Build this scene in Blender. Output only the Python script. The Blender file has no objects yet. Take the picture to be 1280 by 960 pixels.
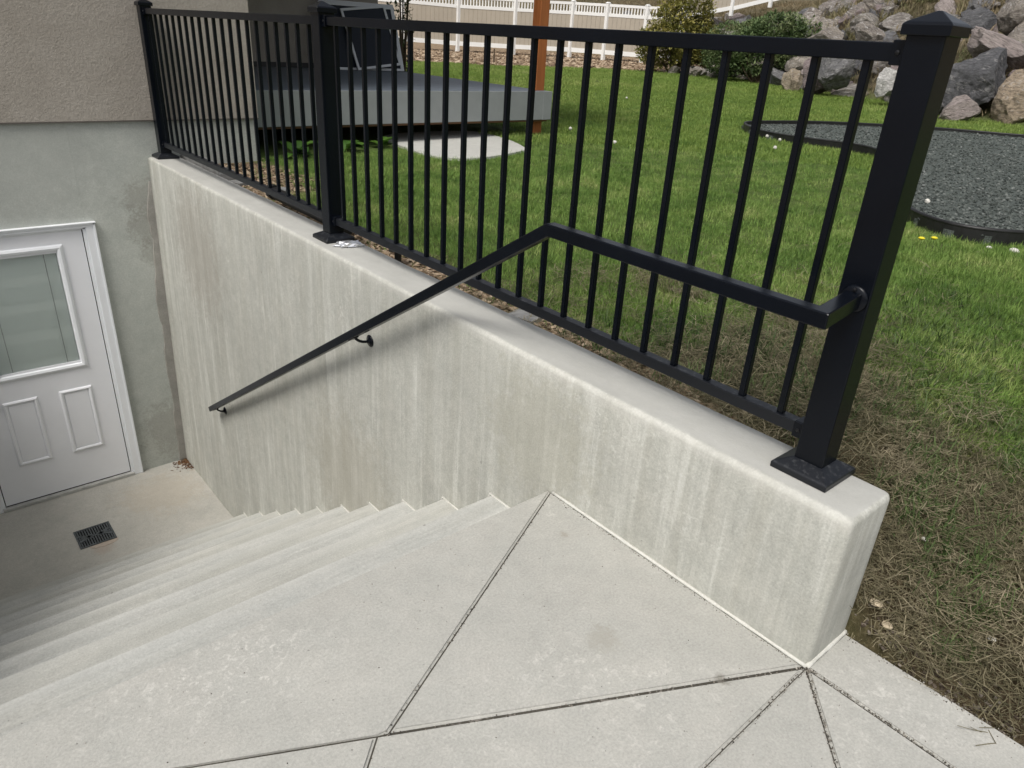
import bpy, bmesh, math, random
from mathutils import Vector, Matrix, noise, Euler
random.seed(7)
sc = bpy.context.scene
C = sc.collection
PI = math.pi

# ------------------------------------------------------------------ camera
cam_d = bpy.data.cameras.new('camera')
cam = bpy.data.objects.new('camera', cam_d)
C.objects.link(cam)
YAW, PIT, ROL = 0.7274, -0.4494, 0.0636
cam.location = (-1.4204, -0.4609, 1.3304)
fw = Vector((math.sin(YAW)*math.cos(PIT), math.cos(YAW)*math.cos(PIT), math.sin(PIT)))
rt = Vector((math.cos(YAW), -math.sin(YAW), 0)); up = rt.cross(fw)
r2 = rt*math.cos(ROL) + up*math.sin(ROL); u2 = -rt*math.sin(ROL) + up*math.cos(ROL)
cam.rotation_euler = Matrix((r2, u2, -fw)).transposed().to_euler()
cam_d.sensor_width = 36
cam_d.lens = 36*897.67/1280
cam_d.clip_start = 0.05
cam_d.clip_end = 600
sc.camera = cam
sc.render.resolution_x = 1024; sc.render.resolution_y = 768

# ------------------------------------------------------------------ world, sun, exposure
SUN_EL, SUN_AZ = math.radians(56), math.radians(247)     # azimuth clockwise from +y
w = bpy.data.worlds.new('World'); sc.world = w; w.use_nodes = True
nt = w.node_tree
sky = nt.nodes.new('ShaderNodeTexSky'); sky.sky_type = 'NISHITA'; sky.sun_disc = False
sky.sun_elevation = SUN_EL; sky.sun_rotation = SUN_AZ
sky.air_density = 1.0; sky.dust_density = 4.0; sky.ozone_density = 1.0
hsv = nt.nodes.new('ShaderNodeHueSaturation'); hsv.inputs['Saturation'].default_value = 0.32
nt.links.new(sky.outputs[0], hsv.inputs['Color'])
nt.links.new(hsv.outputs[0], nt.nodes['Background'].inputs[0])
nt.nodes['Background'].inputs[1].default_value = 0.125
sun_d = bpy.data.lights.new('sun', 'SUN'); sun_d.energy = 2.1; sun_d.angle = math.radians(21)
sun_d.color = (1.0, 0.96, 0.9)
sun = bpy.data.objects.new('sun', sun_d); C.objects.link(sun)
sdir = Vector((math.sin(SUN_AZ)*math.cos(SUN_EL), math.cos(SUN_AZ)*math.cos(SUN_EL), math.sin(SUN_EL)))
sun.rotation_euler = sdir.to_track_quat('Z', 'Y').to_euler()
sc.view_settings.view_transform = 'Standard'; sc.view_settings.look = 'None'
sc.view_settings.exposure = 0.13; sc.view_settings.gamma = 1.0

# ------------------------------------------------------------------ helpers
def tag(o, label=None, cat=None, group=None, kind=None):
    if label: o['label'] = label
    if cat: o['category'] = cat
    if group: o['group'] = group
    if kind: o['kind'] = kind
    return o

def empty(name, loc=(0, 0, 0), label=None, cat=None, group=None, kind=None):
    o = bpy.data.objects.new(name, None); C.objects.link(o)
    o.location = loc; o.empty_display_size = 0.1
    return tag(o, label, cat, group, kind)

def link(name, me, m=None, parent=None, smooth=False):
    if m is not None and not me.materials: me.materials.append(m)
    o = bpy.data.objects.new(name, me); C.objects.link(o)
    if parent is not None:
        o.parent = parent
        o.matrix_parent_inverse = Matrix.Translation(-world_loc(parent))
    if smooth:
        for p in me.polygons: p.use_smooth = True
    return o

def world_loc(o):
    v = Vector((0, 0, 0)); q = o
    while q is not None:
        v += q.location; q = q.parent
    return Vector(o.location) if o.parent is None else Vector((0, 0, 0)) + (Vector(o.location) if o.parent is None else chain_loc(o))

def chain_loc(o):
    # every part is built in world coordinates with its own origin at zero
    return Vector((0, 0, 0))

def bm_obj(name, bm, m=None, parent=None, smooth=False, bevel=0, seg=2):
    if bevel:
        bmesh.ops.bevel(bm, geom=list(bm.edges), offset=bevel, segments=seg, affect='EDGES', profile=0.5, clamp_overlap=True)
    bmesh.ops.recalc_face_normals(bm, faces=bm.faces)
    me = bpy.data.meshes.new(name); bm.to_mesh(me); bm.free()
    return link(name, me, m, parent, smooth)

def add_box(bm, x0, x1, y0, y1, z0, z1, mat=None):
    vs = [bm.verts.new((x, y, z)) for x in (x0, x1) for y in (y0, y1) for z in (z0, z1)]
    if mat is not None:
        for v in vs: v.co = mat @ v.co
    f = [(0, 1, 3, 2), (4, 6, 7, 5), (0, 4, 5, 1), (2, 3, 7, 6), (0, 2, 6, 4), (1, 5, 7, 3)]
    fs = [bm.faces.new([vs[i] for i in q]) for q in f]
    return vs, fs

def box(name, x0, x1, y0, y1, z0, z1, m, parent=None, bevel=0, seg=2, mat=None):
    bm = bmesh.new(); add_box(bm, x0, x1, y0, y1, z0, z1, mat)
    return bm_obj(name, bm, m, parent, bevel=bevel, seg=seg)

def add_prism(bm, pts, z0, z1):
    a = [bm.verts.new((x, y, z0)) for x, y in pts]; b = [bm.verts.new((x, y, z1)) for x, y in pts]
    n = len(pts)
    bm.faces.new(a[::-1]); bm.faces.new(b)
    for i in range(n): bm.faces.new((a[i], a[(i+1) % n], b[(i+1) % n], b[i]))

def frame_at(d):
    d = d.normalized()
    h = Vector((0, 0, 1)) if abs(d.z) < .95 else Vector((0, 1, 0))
    a = d.cross(h).normalized(); b = a.cross(d).normalized()
    return a, b

def add_tube(bm, pts, rad, n=8, cap=True, sx=1.0, sy=1.0, rot=0.0, up_hint=None):
    """sweep with mitred joints; n=4 and rot=pi/4 gives a square tube"""
    pts = [Vector(p) for p in pts]; rings = []
    rr = rad if isinstance(rad, (list, tuple)) else [rad]*len(pts)
    for i, p in enumerate(pts):
        d1 = (p-pts[i-1]).normalized() if i else (pts[1]-p).normalized()
        d2 = (pts[i+1]-p).normalized() if i < len(pts)-1 else d1
        t = (d1+d2).normalized(); k = 1/max(.35, t.dot(d1))
        a, b = frame_at(d1)
        ring = []
        for j in range(n):
            an = rot+2*PI*j/n
            off = a*math.cos(an)*rr[i]*sx + b*math.sin(an)*rr[i]*sy
            # project along d1 onto the mitre plane
            s = -off.dot(t)/max(.2, d1.dot(t))
            ring.append(bm.verts.new(p+off+d1*s))
        rings.append(ring)
    for i in range(len(rings)-1):
        for j in range(n):
            bm.faces.new((rings[i][j], rings[i][(j+1) % n], rings[i+1][(j+1) % n], rings[i+1][j]))
    if cap:
        bm.faces.new(rings[0][::-1]); bm.faces.new(rings[-1])

def add_lathe(bm, prof, n=16, mat=None):
    rings = []
    for r, z in prof:
        ring = [bm.verts.new((r*math.cos(2*PI*j/n), r*math.sin(2*PI*j/n), z)) for j in range(n)]
        if mat is not None:
            for v in ring: v.co = mat @ v.co
        rings.append(ring)
    for i in range(len(rings)-1):
        for j in range(n):
            bm.faces.new((rings[i][j], rings[i][(j+1) % n], rings[i+1][(j+1) % n], rings[i+1][j]))
    bm.faces.new(rings[0][::-1]); bm.faces.new(rings[-1])

# ------------------------------------------------------------------ materials
class N:
    def __init__(s, name):
        s.m = bpy.data.materials.new(name); s.m.use_nodes = True
        s.t = s.m.node_tree; s.b = s.t.nodes['Principled BSDF']; s.c = None
    def n(s, typ, **kw):
        x = s.t.nodes.new('ShaderNode'+typ)
        for k, v in kw.items(): setattr(x, k, v)
        return x
    def l(s, a, b): s.t.links.new(a, b)
    def coord(s, scale=(1, 1, 1), rot=(0, 0, 0)):
        g = s.n('NewGeometry'); mp = s.n('Mapping')
        s.l(g.outputs['Position'], mp.inputs[0]); mp.inputs['Scale'].default_value = scale; mp.inputs['Rotation'].default_value = rot
        return mp.outputs[0]
    def objcoord(s, scale=(1, 1, 1)):
        g = s.n('TexCoord'); mp = s.n('Mapping')
        s.l(g.outputs['Object'], mp.inputs[0]); mp.inputs['Scale'].default_value = scale
        return mp.outputs[0]
    def noise(s, vec, scale=1.0, detail=4, rough=.6, dist=0):
        x = s.n('TexNoise'); s.l(vec, x.inputs['Vector'])
        x.inputs['Scale'].default_value = scale; x.inputs['Detail'].default_value = detail
        x.inputs['Roughness'].default_value = rough; x.inputs['Distortion'].default_value = dist
        return x.outputs['Fac']
    def ramp(s, fac, stops, interp='LINEAR'):
        x = s.n('ValToRGB'); s.l(fac, x.inputs[0]); cr = x.color_ramp; cr.interpolation = interp
        while len(cr.elements) < len(stops): cr.elements.new(.5)
        for e, (p, c) in zip(cr.elements, stops):
            e.position = p; e.color = (*c, 1) if len(c) == 3 else c
        return x.outputs[0]
    def fmap(s, fac, a, b, c=0., d=1.):
        x = s.n('MapRange'); s.l(fac, x.inputs[0])
        for i, v in enumerate((a, b, c, d)): x.inputs[i+1].default_value = v
        return x.outputs[0]
    def mix(s, f, a, b, mode='MIX'):
        x = s.n('Mix', data_type='RGBA', blend_type=mode)
        for sock, v in ((x.inputs[0], f), (x.inputs[6], a), (x.inputs[7], b)):
            if hasattr(v, 'is_linked') or hasattr(v, 'links'): s.l(v, sock)
            elif isinstance(v, (int, float)): sock.default_value = v
            else: sock.default_value = (*v, 1)
        return x.outputs[2]
    def math(s, op, a, b=None):
        x = s.n('Math', operation=op)
        for i, v in enumerate((a, b)):
            if v is None: continue
            if isinstance(v, (int, float)): x.inputs[i].default_value = v
            else: s.l(v, x.inputs[i])
        return x.outputs[0]
    def bump(s, h, strength=.3, dist=.01, prev=None):
        x = s.n('Bump'); s.l(h, x.inputs['Height']); x.inputs['Strength'].default_value = strength
        x.inputs['Distance'].default_value = dist
        if prev is not None: s.l(prev, x.inputs['Normal'])
        s.l(x.outputs[0], s.b.inputs['Normal']); return x.outputs[0]
    def col(s, c):
        if isinstance(c, tuple): s.b.inputs['Base Color'].default_value = (*c, 1)
        else: s.l(c, s.b.inputs['Base Color'])
    def fin(s, rough=.8, spec=.3, metal=0):
        if isinstance(rough, (int, float)): s.b.inputs['Roughness'].default_value = rough
        else: s.l(rough, s.b.inputs['Roughness'])
        s.b.inputs['Specular IOR Level'].default_value = spec; s.b.inputs['Metallic'].default_value = metal
        return s.m
    def spot(s, cx, cy, cz, r, soft=.5, wob=.5, scl=14):
        """mask of an irregular stain around a place"""
        g = s.n('NewGeometry')
        v = s.n('VectorMath', operation='DISTANCE'); s.l(g.outputs['Position'], v.inputs[0]); v.inputs[1].default_value = (cx, cy, cz)
        nz = s.noise(s.coord(), scl, 4, .6)
        nz2 = s.noise(s.coord(), scl*4, 4, .7)
        d = s.math('ADD', v.outputs['Value'], s.math('MULTIPLY', s.math('SUBTRACT', nz, .5), r*wob*3))
        d = s.math('ADD', d, s.math('MULTIPLY', s.math('SUBTRACT', nz2, .5), r*1.2))
        return s.fmap(d, r*(1-soft), r, 1, 0)

def concrete(name, base, var=.10, streak=None, tint=(.95, 1.0, 1.02), light=(.62, .61, .57), patches=.35, grain=1.0, spots=True, stains=(), extra=None, mottle=.22):
    M = N(name)
    p = M.coord()
    big = M.noise(p, 1.3, 5, .6, .4)
    mid = M.noise(p, 7, 6, .65, .2)
    fine = M.noise(p, 160, 3, .7)
    dk = tuple(c*(1-var) for c in base); lt = tuple(min(1, c*(1+var)) for c in base)
    c = M.ramp(big, [(.3, dk), (.7, lt)])
    c = M.mix(.35, c, M.ramp(mid, [(.3, tuple(a*b for a, b in zip(dk, tint))), (.7, lt)]))
    # cream scale patches with a flaky edge
    fl = M.noise(p, 42, 5, .75, .6)
    rg = M.noise(p, 2.1, 3, .6)
    msk = M.math('MULTIPLY', M.fmap(fl, .53, .62), M.fmap(rg, .5, .66))
    c = M.mix(M.math('MULTIPLY', msk, patches), c, light)
    if streak:
        st = M.noise(M.coord(streak), 1, 5, .65, .15)
        st2 = M.noise(M.coord(tuple(k*2.7 for k in streak)), 1, 4, .6)
        amp = M.fmap(M.noise(M.coord((1.5, 1.5, .9)), 1, 3, .55, .5), .36, .62, .12, 1)
        c = M.mix(M.math('MULTIPLY', M.fmap(st, .5, .72, 0, .85), amp), c, light)
        st3 = M.noise(M.coord(tuple(k*5.5 if k > 2 else k*2 for k in streak)), 1, 4, .7)
        c = M.mix(M.math('MULTIPLY', M.fmap(st2, .54, .67, 0, .7), amp), c, tuple(k*1.02 for k in light))
        c = M.mix(.2, c, M.ramp(st3, [(.35, (.40,)*3), (.65, (.60,)*3)]), 'OVERLAY')
        c = M.mix(M.fmap(st, .5, .28, 0, .34), c, tuple(a*b for a, b in zip(base, (.76, .74, .68))))
    c = M.mix(.6, c, M.ramp(fine, [(.25, (.36,)*3), (.75, (.64,)*3)]), 'OVERLAY')
    mot = M.noise(p, 15, 7, .8, .5)
    c = M.mix(mottle, c, M.ramp(mot, [(.32, (.34,)*3), (.5, (.5,)*3), (.68, (.64,)*3)]), 'OVERLAY')
    pv = M.n('TexVoronoi'); M.l(p, pv.inputs['Vector']); pv.inputs['Scale'].default_value = 38
    pits = M.math('MULTIPLY', M.fmap(pv.outputs['Distance'], .10, .05), M.fmap(M.noise(p, 9, 3), .56, .62))
    c = M.mix(M.math('MULTIPLY', pits, .55), c, tuple(k*.45 for k in base))
    if spots:
        vo = M.n('TexVoronoi'); M.l(p, vo.inputs['Vector']); vo.inputs['Scale'].default_value = 7
        sm = M.math('MULTIPLY', M.fmap(vo.outputs['Distance'], .05, .03), M.fmap(M.noise(p, 3, 2), .52, .56))
        c = M.mix(M.math('MULTIPLY', sm, .6), c, (.12, .11, .1))
    for (q, r, cc, a) in stains:
        c = M.mix(M.math('MULTIPLY', M.spot(*q, r), a), c, cc)
    if extra: c = extra(M, c)
    M.col(c)
    h = M.math('ADD', M.math('MULTIPLY', fine, .5*grain), M.math('MULTIPLY', fl, .6))
    h = M.math('SUBTRACT', h, M.math('MULTIPLY', pits, 1.2))
    nb = M.bump(h, .5, .003)
    nb = M.bump(mot, .3, .004, nb); M.bump(mid, .3, .008, nb)
    return M.fin(.88, .25)

def wall_edge(M, c):
    g = M.n('NewGeometry'); s = M.n('SeparateXYZ'); M.l(g.outputs['Position'], s.inputs[0])
    nz = M.math('MULTIPLY', M.math('SUBTRACT', M.noise(M.coord((6, 6, 6)), 1, 4), .5), .05)
    e = M.fmap(M.math('ADD', s.outputs['Z'], nz), .385, .405)
    inx = M.fmap(M.math('ADD', s.outputs['X'], M.math('MULTIPLY', nz, .4)), .026, .010)
    c = M.mix(M.math('MULTIPLY', M.math('MULTIPLY', e, inx), .35), c, (.62, .61, .565))
    # smoother trowelled top
    top = M.math('MULTIPLY', M.fmap(s.outputs['Z'], .422, .4245), M.fmap(s.outputs['X'], .014, .026))
    tn = M.ramp(M.noise(M.coord((5, 2, 1)), 1.5, 5, .6), [(.3, (.38, .378, .355)), (.7, (.47, .468, .44))])
    return M.mix(M.math('MULTIPLY', top, .85), c, tn)

M_wall = concrete('board_formed_concrete', (.44, .437, .395), .12, streak=(10, 10, .55), light=(.62, .622, .575), patches=.5, mottle=.34,
                  stains=(((0, 4.3, -.05), .5, (.33, .30, .255), .4), ((0, 1.0, .15), .3, (.36, .345, .27), .35), ((0, 2.3, -.75), .5, (.36, .335, .27), .4)), extra=wall_edge)
M_slab = concrete('patio_concrete', (.405, .397, .365), .12, patches=.75, light=(.56, .55, .51),
                  stains=(((-.20, .105, 0), .022, (.22, .21, .18), .8), ((-.33, .36, 0), .05, (.33, .32, .28), .6), ((-.12, .72, 0), .02, (.3, .28, .24), .6)))
def tread_bands(M, c):  # lighter band towards each nosing, darker band at the back of each tread
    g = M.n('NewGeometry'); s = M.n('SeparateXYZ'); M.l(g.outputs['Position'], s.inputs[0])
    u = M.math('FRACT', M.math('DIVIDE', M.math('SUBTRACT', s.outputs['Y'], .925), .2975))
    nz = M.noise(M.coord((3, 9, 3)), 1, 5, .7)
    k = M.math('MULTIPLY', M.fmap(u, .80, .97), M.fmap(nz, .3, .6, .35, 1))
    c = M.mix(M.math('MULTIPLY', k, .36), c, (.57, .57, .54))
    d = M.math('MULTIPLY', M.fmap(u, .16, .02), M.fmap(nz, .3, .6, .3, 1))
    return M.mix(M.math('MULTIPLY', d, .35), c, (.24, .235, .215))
M_step = concrete('stair_concrete', (.425, .425, .40), .09, streak=(1.1, 17, 17), light=(.51, .51, .48), patches=.4, extra=tread_bands)
M_step2 = concrete('stair_concrete_warm', (.415, .412, .38), .09, streak=(1.3, 14, 14), light=(.51, .505, .465), patches=.55, extra=tread_bands)
M_land = concrete('landing_concrete', (.43, .415, .375), .14, patches=.3,
                  stains=(((-.35, 4.75, -2.03), .35, (.42, .355, .27), .35), ((0.0, 5.1, -2.03), .12, (.14, .08, .04), .9), ((-.88, 4.32, -2.03), .09, (.40, .32, .26), .5)))
M_parge = concrete('foundation_parging', (.42, .435, .40), .14, patches=.2, light=(.50, .51, .48), spots=False, grain=.6,
                   stains=(((-.03, 5.166, .14), .17, (.24, .23, .2), .45), ((-.05, 5.166, -.05), .16, (.24, .23, .2), .45), ((-.02, 5.166, -.25), .12, (.25, .24, .21), .45), ((-.1, 5.166, -1.7), .3, (.22, .21, .18), .4), ((-.7, 5.166, .45), .5, (.36, .37, .34), .4)))
M_patch = concrete('old_mortar', (.26, .25, .225), .3, patches=.5, light=(.33, .31, .28), spots=False)
M_caulk = concrete('pale_caulk', (.60, .59, .54), .06, patches=.2, light=(.66, .65, .6), spots=False)
M_pad = concrete('pale_pad_concrete', (.48, .475, .44), .12, patches=.6, light=(.60, .60, .56))

def stucco():
    M = N('sand_stucco'); p = M.coord()
    c = M.ramp(M.noise(p, 2.2, 6, .65), [(.3, (.31, .28, .24)), (.7, (.39, .358, .315))])
    f = M.noise(p, 75, 4, .75); g = M.noise(M.coord((14, 14, 18)), 2, 4, .6, .8)
    c = M.mix(.5, c, M.ramp(f, [(.3, (.38,)*3), (.7, (.62,)*3)]), 'OVERLAY')
    M.col(c)
    nb = M.bump(f, .7, .006); M.bump(g, .3, .010, nb)
    return M.fin(.92, .2)
M_stucco = stucco()

def simple(name, c, rough=.5, spec=.5, metal=0, var=.0, bump=0, bscale=120, vscale=3):
    M = N(name)
    if var:
        M.col(M.ramp(M.noise(M.coord(), vscale, 5, .6), [(.3, tuple(k*(1-var) for k in c)), (.7, tuple(k*(1+var) for k in c))]))
    else: M.col(c)
    if bump: M.bump(M.noise(M.coord(), bscale, 3, .6), bump, .001)
    return M.fin(rough, spec, metal)

M_black = simple('black_powder_coat', (.0028, .0042, .0075), .27, .24, var=.25, bump=.12, bscale=500)
def dusty():
    M = N('black_powder_coat_dusty')
    d = M.math('MULTIPLY', M.fmap(M.noise(M.coord(), 60, 5, .75), .52, .72), .4)
    g = M.n('NewGeometry'); s = M.n('SeparateXYZ'); M.l(g.outputs['Normal'], s.inputs[0])
    d = M.math('MULTIPLY', d, M.fmap(s.outputs['Z'], .6, .95))
    M.col(M.mix(d, (.006, .0075, .011), (.16, .165, .17)))
    return M.fin(.42, .45)
M_dusty = dusty()
M_screw = simple('dark_screw', (.02, .02, .022), .3, .6, .6)
M_vinyl = simple('white_vinyl', (.80, .80, .78), .45, .4, var=.03)
M_tan = simple('tan_vinyl', (.40, .355, .29), .5, .35, var=.05)
M_door = simple('white_door_paint', (.82, .83, .86), .38, .45, var=.03, bump=.04, bscale=300)
M_trim = simple('white_trim_paint', (.80, .82, .845), .42, .4, var=.05, bump=.08, bscale=200)
M_thresh = simple('weathered_threshold', (.42, .42, .40), .5, .4, var=.2, vscale=20)
M_gasket = simple('black_gasket', (.01, .01, .01), .8, .2)
M_blind = simple('grey_blind_slat', (.88, .91, .89), .6, .3)
M_dark = simple('painted_dark_void', (.01, .01, .01), .9, .1)
M_fascia = simple('grey_fascia', (.25, .265, .265), .6, .3, var=.07, vscale=5)
M_board = simple('slate_deck_board', (.105, .125, .15), .5, .45, var=.15, bump=.2, bscale=150, vscale=9)
M_edging = simple('black_plastic_edging', (.014, .014, .014), .45, .4, var=.3, vscale=20)
M_foil = simple('crumpled_foil', (.72, .73, .75), .28, .6, .85)
M_stone = simple('grey_flat_stone', (.22, .22, .215), .85, .25, var=.25, vscale=14, bump=.4)
M_screenmesh = simple('insect_screen', (.014, .019, .03), .6, .3)
M_alu = simple('white_aluminium', (.62, .64, .66), .4, .4)
M_soffit = simple('brown_soffit', (.12, .105, .09), .7, .3)

def wood(name, a, b, scale=(18, 18, 1.5)):
    M = N(name); M.col(M.ramp(M.noise(M.coord(scale), 1.5, 5, .6, .5), [(.3, a), (.7, b)]))
    M.bump(M.noise(M.coord(scale), 3, 4, .6), .2, .004)
    return M.fin(.6, .3)
M_cedar = wood('stained_cedar', (.26, .085, .025), (.40, .14, .045))

def glass():
    M = N('door_glass'); M.col((.90, .95, .93)); M.b.inputs['Transmission Weight'].default_value = .93
    M.b.inputs['IOR'].default_value = 1.45
    return M.fin(.03, .5)
M_glass = glass()

def ground_mat():
    """one sheet: lawn soil, brown thatch, mulch bank, dry hillside, chosen by painted zones"""
    M = N('yard_ground'); p = M.coord()
    def at(n):
        x = M.n('Attribute'); x.attribute_name = n; return x.outputs['Fac']
    gr = M.ramp(M.noise(p, 9, 6, .7), [(.3, (.05, .085, .02)), (.7, (.12, .175, .045))])
    gr = M.mix(M.fmap(M.noise(p, 90, 3, .7), .45, .7, 0, .5), gr, (.17, .19, .07))
    dr = M.ramp(M.noise(p, 30, 6, .75), [(.28, (.035, .024, .014)), (.5, (.10, .075, .045)), (.72, (.22, .175, .105))])
    mu = M.ramp(M.noise(p, 22, 6, .75), [(.3, (.12, .08, .05)), (.5, (.26, .19, .125)), (.7, (.42, .33, .23))])
    sl = M.ramp(M.noise(p, 5, 6, .75), [(.3, (.05, .048, .028)), (.5, (.13, .11, .07)), (.72, (.24, .20, .135))])
    c = M.mix(at('dry'), gr, dr); c = M.mix(at('mulch'), c, mu); c = M.mix(at('slope'), c, sl)
    M.col(c); M.bump(M.noise(p, 60, 6, .8), .9, .02)
    return M.fin(.95, .12)
M_ground = ground_mat()

def rnd_leaf(name, cols, nscale=.8, trans=.25, rough=.6, posmix=.5, spec=.25):
    M = N(name)
    oi = M.n('ObjectInfo'); at = M.noise(M.coord(), nscale, 3, .6)
    f = M.math('ADD', M.math('MULTIPLY', oi.outputs['Random'], 1-posmix), M.math('MULTIPLY', M.fmap(at, .3, .7), posmix))
    n = len(cols)
    c = M.ramp(f, [(i/(n-1)*.9+.05, k) for i, k in enumerate(cols)])
    fine = M.noise(M.coord(), 45, 2, .7)
    c = M.mix(.6, c, M.ramp(fine, [(.3, (.32,)*3), (.7, (.68,)*3)]), 'OVERLAY')
    M.col(c)
    tr = M.n('BsdfTranslucent'); M.l(c, tr.inputs[0]); mx = M.n('MixShader'); mx.inputs[0].default_value = trans
    M.l(M.b.outputs[0], mx.inputs[1]); M.l(tr.outputs[0], mx.inputs[2])
    M.l(mx.outputs[0], M.t.nodes['Material Output'].inputs[0])
    return M.fin(rough, spec)
M_grass = rnd_leaf('lawn_blade', [(.055, .115, .023), (.135, .235, .05), (.225, .335, .08), (.40, .43, .17)], 2.2, .3, posmix=.55)
M_grassfar = rnd_leaf('lawn_blade_far', [(.13, .21, .04), (.21, .30, .062), (.34, .39, .125)], .5, .3)
M_straw = rnd_leaf('dead_blade', [(.045, .045, .024), (.11, .10, .055), (.20, .175, .105), (.32, .275, .185)], 3, .15, .7, .3)
M_weed = rnd_leaf('weed_leaf', [(.04, .07, .025), (.08, .125, .04), (.14, .20, .07)], 2, .25)
M_chip = rnd_leaf('mulch_chip', [(.08, .055, .035), (.20, .14, .09), (.33, .245, .165), (.47, .38, .28)], 5, 0, .85, .2)
M_gravel = rnd_leaf('slate_chip', [(.025, .03, .028), (.055, .064, .058), (.09, .103, .093), (.17, .18, .17)], 8, 0, .6, .2)
M_hosta = rnd_leaf('broad_leaf', [(.03, .08, .015), (.06, .14, .02), (.12, .22, .03)], 3, .25)
M_gold = rnd_leaf('golden_shrub_leaf', [(.08, .09, .022), (.19, .19, .05), (.33, .30, .085), (.46, .40, .15)], 3, .25, posmix=1)
M_bush = rnd_leaf('green_shrub_leaf', [(.04, .065, .026), (.08, .125, .045), (.15, .20, .08), (.24, .27, .13)], 3, .2, posmix=1)
M_twig = simple('twig_bark', (.10, .075, .05), .9, .2, var=.3, vscale=20)
M_yellow = simple('yellow_petal', (.75, .62, .03), .6, .3)
M_seed = simple('pale_seed_head', (.62, .60, .55), .9, .2)
def gravelbase():
    M = N('gravel_bed_base'); p = M.coord()
    M.col(M.ramp(M.noise(p, 110, 4, .75), [(.3, (.03, .037, .034)), (.5, (.085, .10, .09)), (.72, (.17, .19, .175))]))
    M.bump(M.noise(p, 110, 4, .8), 1, .012); return M.fin(.75, .3)
M_gravelbase = gravelbase()

def rock_mat(name, cols, white=.35):
    M = N(name); oi = M.n('ObjectInfo')
    g = M.n('TexCoord'); ad = M.n('VectorMath', operation='ADD')
    sc_ = M.n('VectorMath', operation='SCALE'); M.l(oi.outputs['Random'], sc_.inputs['Scale']); sc_.inputs[0].default_value = (37, 19, 53)
    M.l(g.outputs['Object'], ad.inputs[0]); M.l(sc_.outputs[0], ad.inputs[1]); p = ad.outputs[0]
    mp = M.n('Mapping'); M.l(p, mp.inputs[0]); mp.inputs['Scale'].default_value = (1, 1, 3.5); mp.inputs['Rotation'].default_value = (.5, .3, 0)
    base = M.ramp(M.math('ADD', M.math('MULTIPLY', oi.outputs['Random'], .55), M.math('MULTIPLY', M.noise(mp.outputs[0], 1.2, 6, .65), .6)),
                  [(i/(len(cols)-1)*.8+.12, c) for i, c in enumerate(cols)])
    f = M.noise(mp.outputs[0], 5, 8, .75, .7)
    c = M.mix(.75, base, M.ramp(f, [(.34, (.08,)*3), (.5, (.5,)*3), (.68, (.9,)*3)]), 'OVERLAY')
    wn = M.noise(mp.outputs[0], 2.6, 6, .7, 1.2)
    c = M.mix(M.fmap(wn, .55, .66, 0, white), c, (.58, .56, .54))
    M.col(c)
    nb = M.bump(f, .8, .06); M.bump(M.noise(p, 16, 5, .7), .5, .02, nb)
    return M.fin(.85, .3)
M_rock = rock_mat('grey_boulder', [(.10, .095, .09), (.19, .18, .168), (.27, .24, .205), (.165, .145, .13), (.30, .28, .255)], .85)
M_rockdark = rock_mat('slate_grey_boulder', [(.07, .07, .075), (.12, .12, .125), (.17, .165, .16)], .35)
M_rocktan = rock_mat('tan_boulder', [(.24, .19, .14), (.33, .265, .195), (.40, .34, .26)], .5)
M_rockpurp = rock_mat('purple_grey_boulder', [(.19, .15, .15), (.25, .205, .20), (.30, .26, .24)], .2)

# ------------------------------------------------------------------ dimensions found from the photograph
H = .426; WT = .204; YH = 5.166; DZ = -2.028
Y0, TR, RS = .925, .2975, .1844

def sm(a, b, t):
    t = max(0, min(1, (t-a)/(b-a))); return t*t*(3-2*t)

# ------------------------------------------------------------------ ground
BASE = [(9.0, -14), (9.5, -4), (12, 1.2), (12.5, 3.45), (12.8, 4.8), (14.6, 6.3), (15.6, 8.2), (15.9, 9.8), (17.9, 12.2), (20.5, 14.5), (24, 18), (25.5, 23), (22.5, 29), (17, 37), (8, 48), (-10, 60)]
def slope_s(x, y):
    best = 1e9; sg = 1; tt = 0; acc = 0
    for (ax, ay), (bx, by) in zip(BASE, BASE[1:]):
        dx, dy = bx-ax, by-ay; L2 = dx*dx+dy*dy
        t = max(0, min(1, ((x-ax)*dx+(y-ay)*dy)/L2))
        px, py = ax+dx*t, ay+dy*t; d = math.hypot(x-px, y-py)
        if d < best:
            best = d; sg = -1 if dx*(y-ay)-dy*(x-ax) > 0 else 1; tt = acc+t*math.sqrt(L2)
        acc += math.sqrt(L2)
    return best*sg, tt
def lawn_z(x, y):
    return .35+.014*x+.006*max(y-5, 0)
def ground_z(x, y):
    if x < .195 and y < 5.2: return -.13
    b = lawn_z(x, y)
    s, t = slope_s(x, y)
    if s > 0:
        k = 1.0 if t < 28 else max(.8, 1-(t-28)*.02)
        b += k*(.80*min(s, 2.4)+.27*max(0, s-2.4)) + .10*noise.noise((x*.9, y*.9, 3))*min(1, s)
        b = min(b, 12)
    b += .012*noise.noise((x*1.3, y*1.3, 0))+.006*noise.noise((x*5, y*5, 1))
    wv = sm(-.30, .62, y); low = math.exp(-max(0, x-.2)/1.0)*(1-wv)
    b -= (b+.035)*low
    return b
def dryness(x, y):
    n1 = noise.noise((x*1.1+5, y*1.1, 2.0)); n2 = noise.noise((x*3.1, y*3.1, 7.0))
    d = math.hypot(max(0, x-.2), max(0, .2-y)*.7)
    v = .86-.60*max(0, x-.2)/1.1 + .6*n1+.6*n2 - .62*sm(.55, 1.9, y)
    if y < .2: v += .12
    return max(0, min(1, v))
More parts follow.
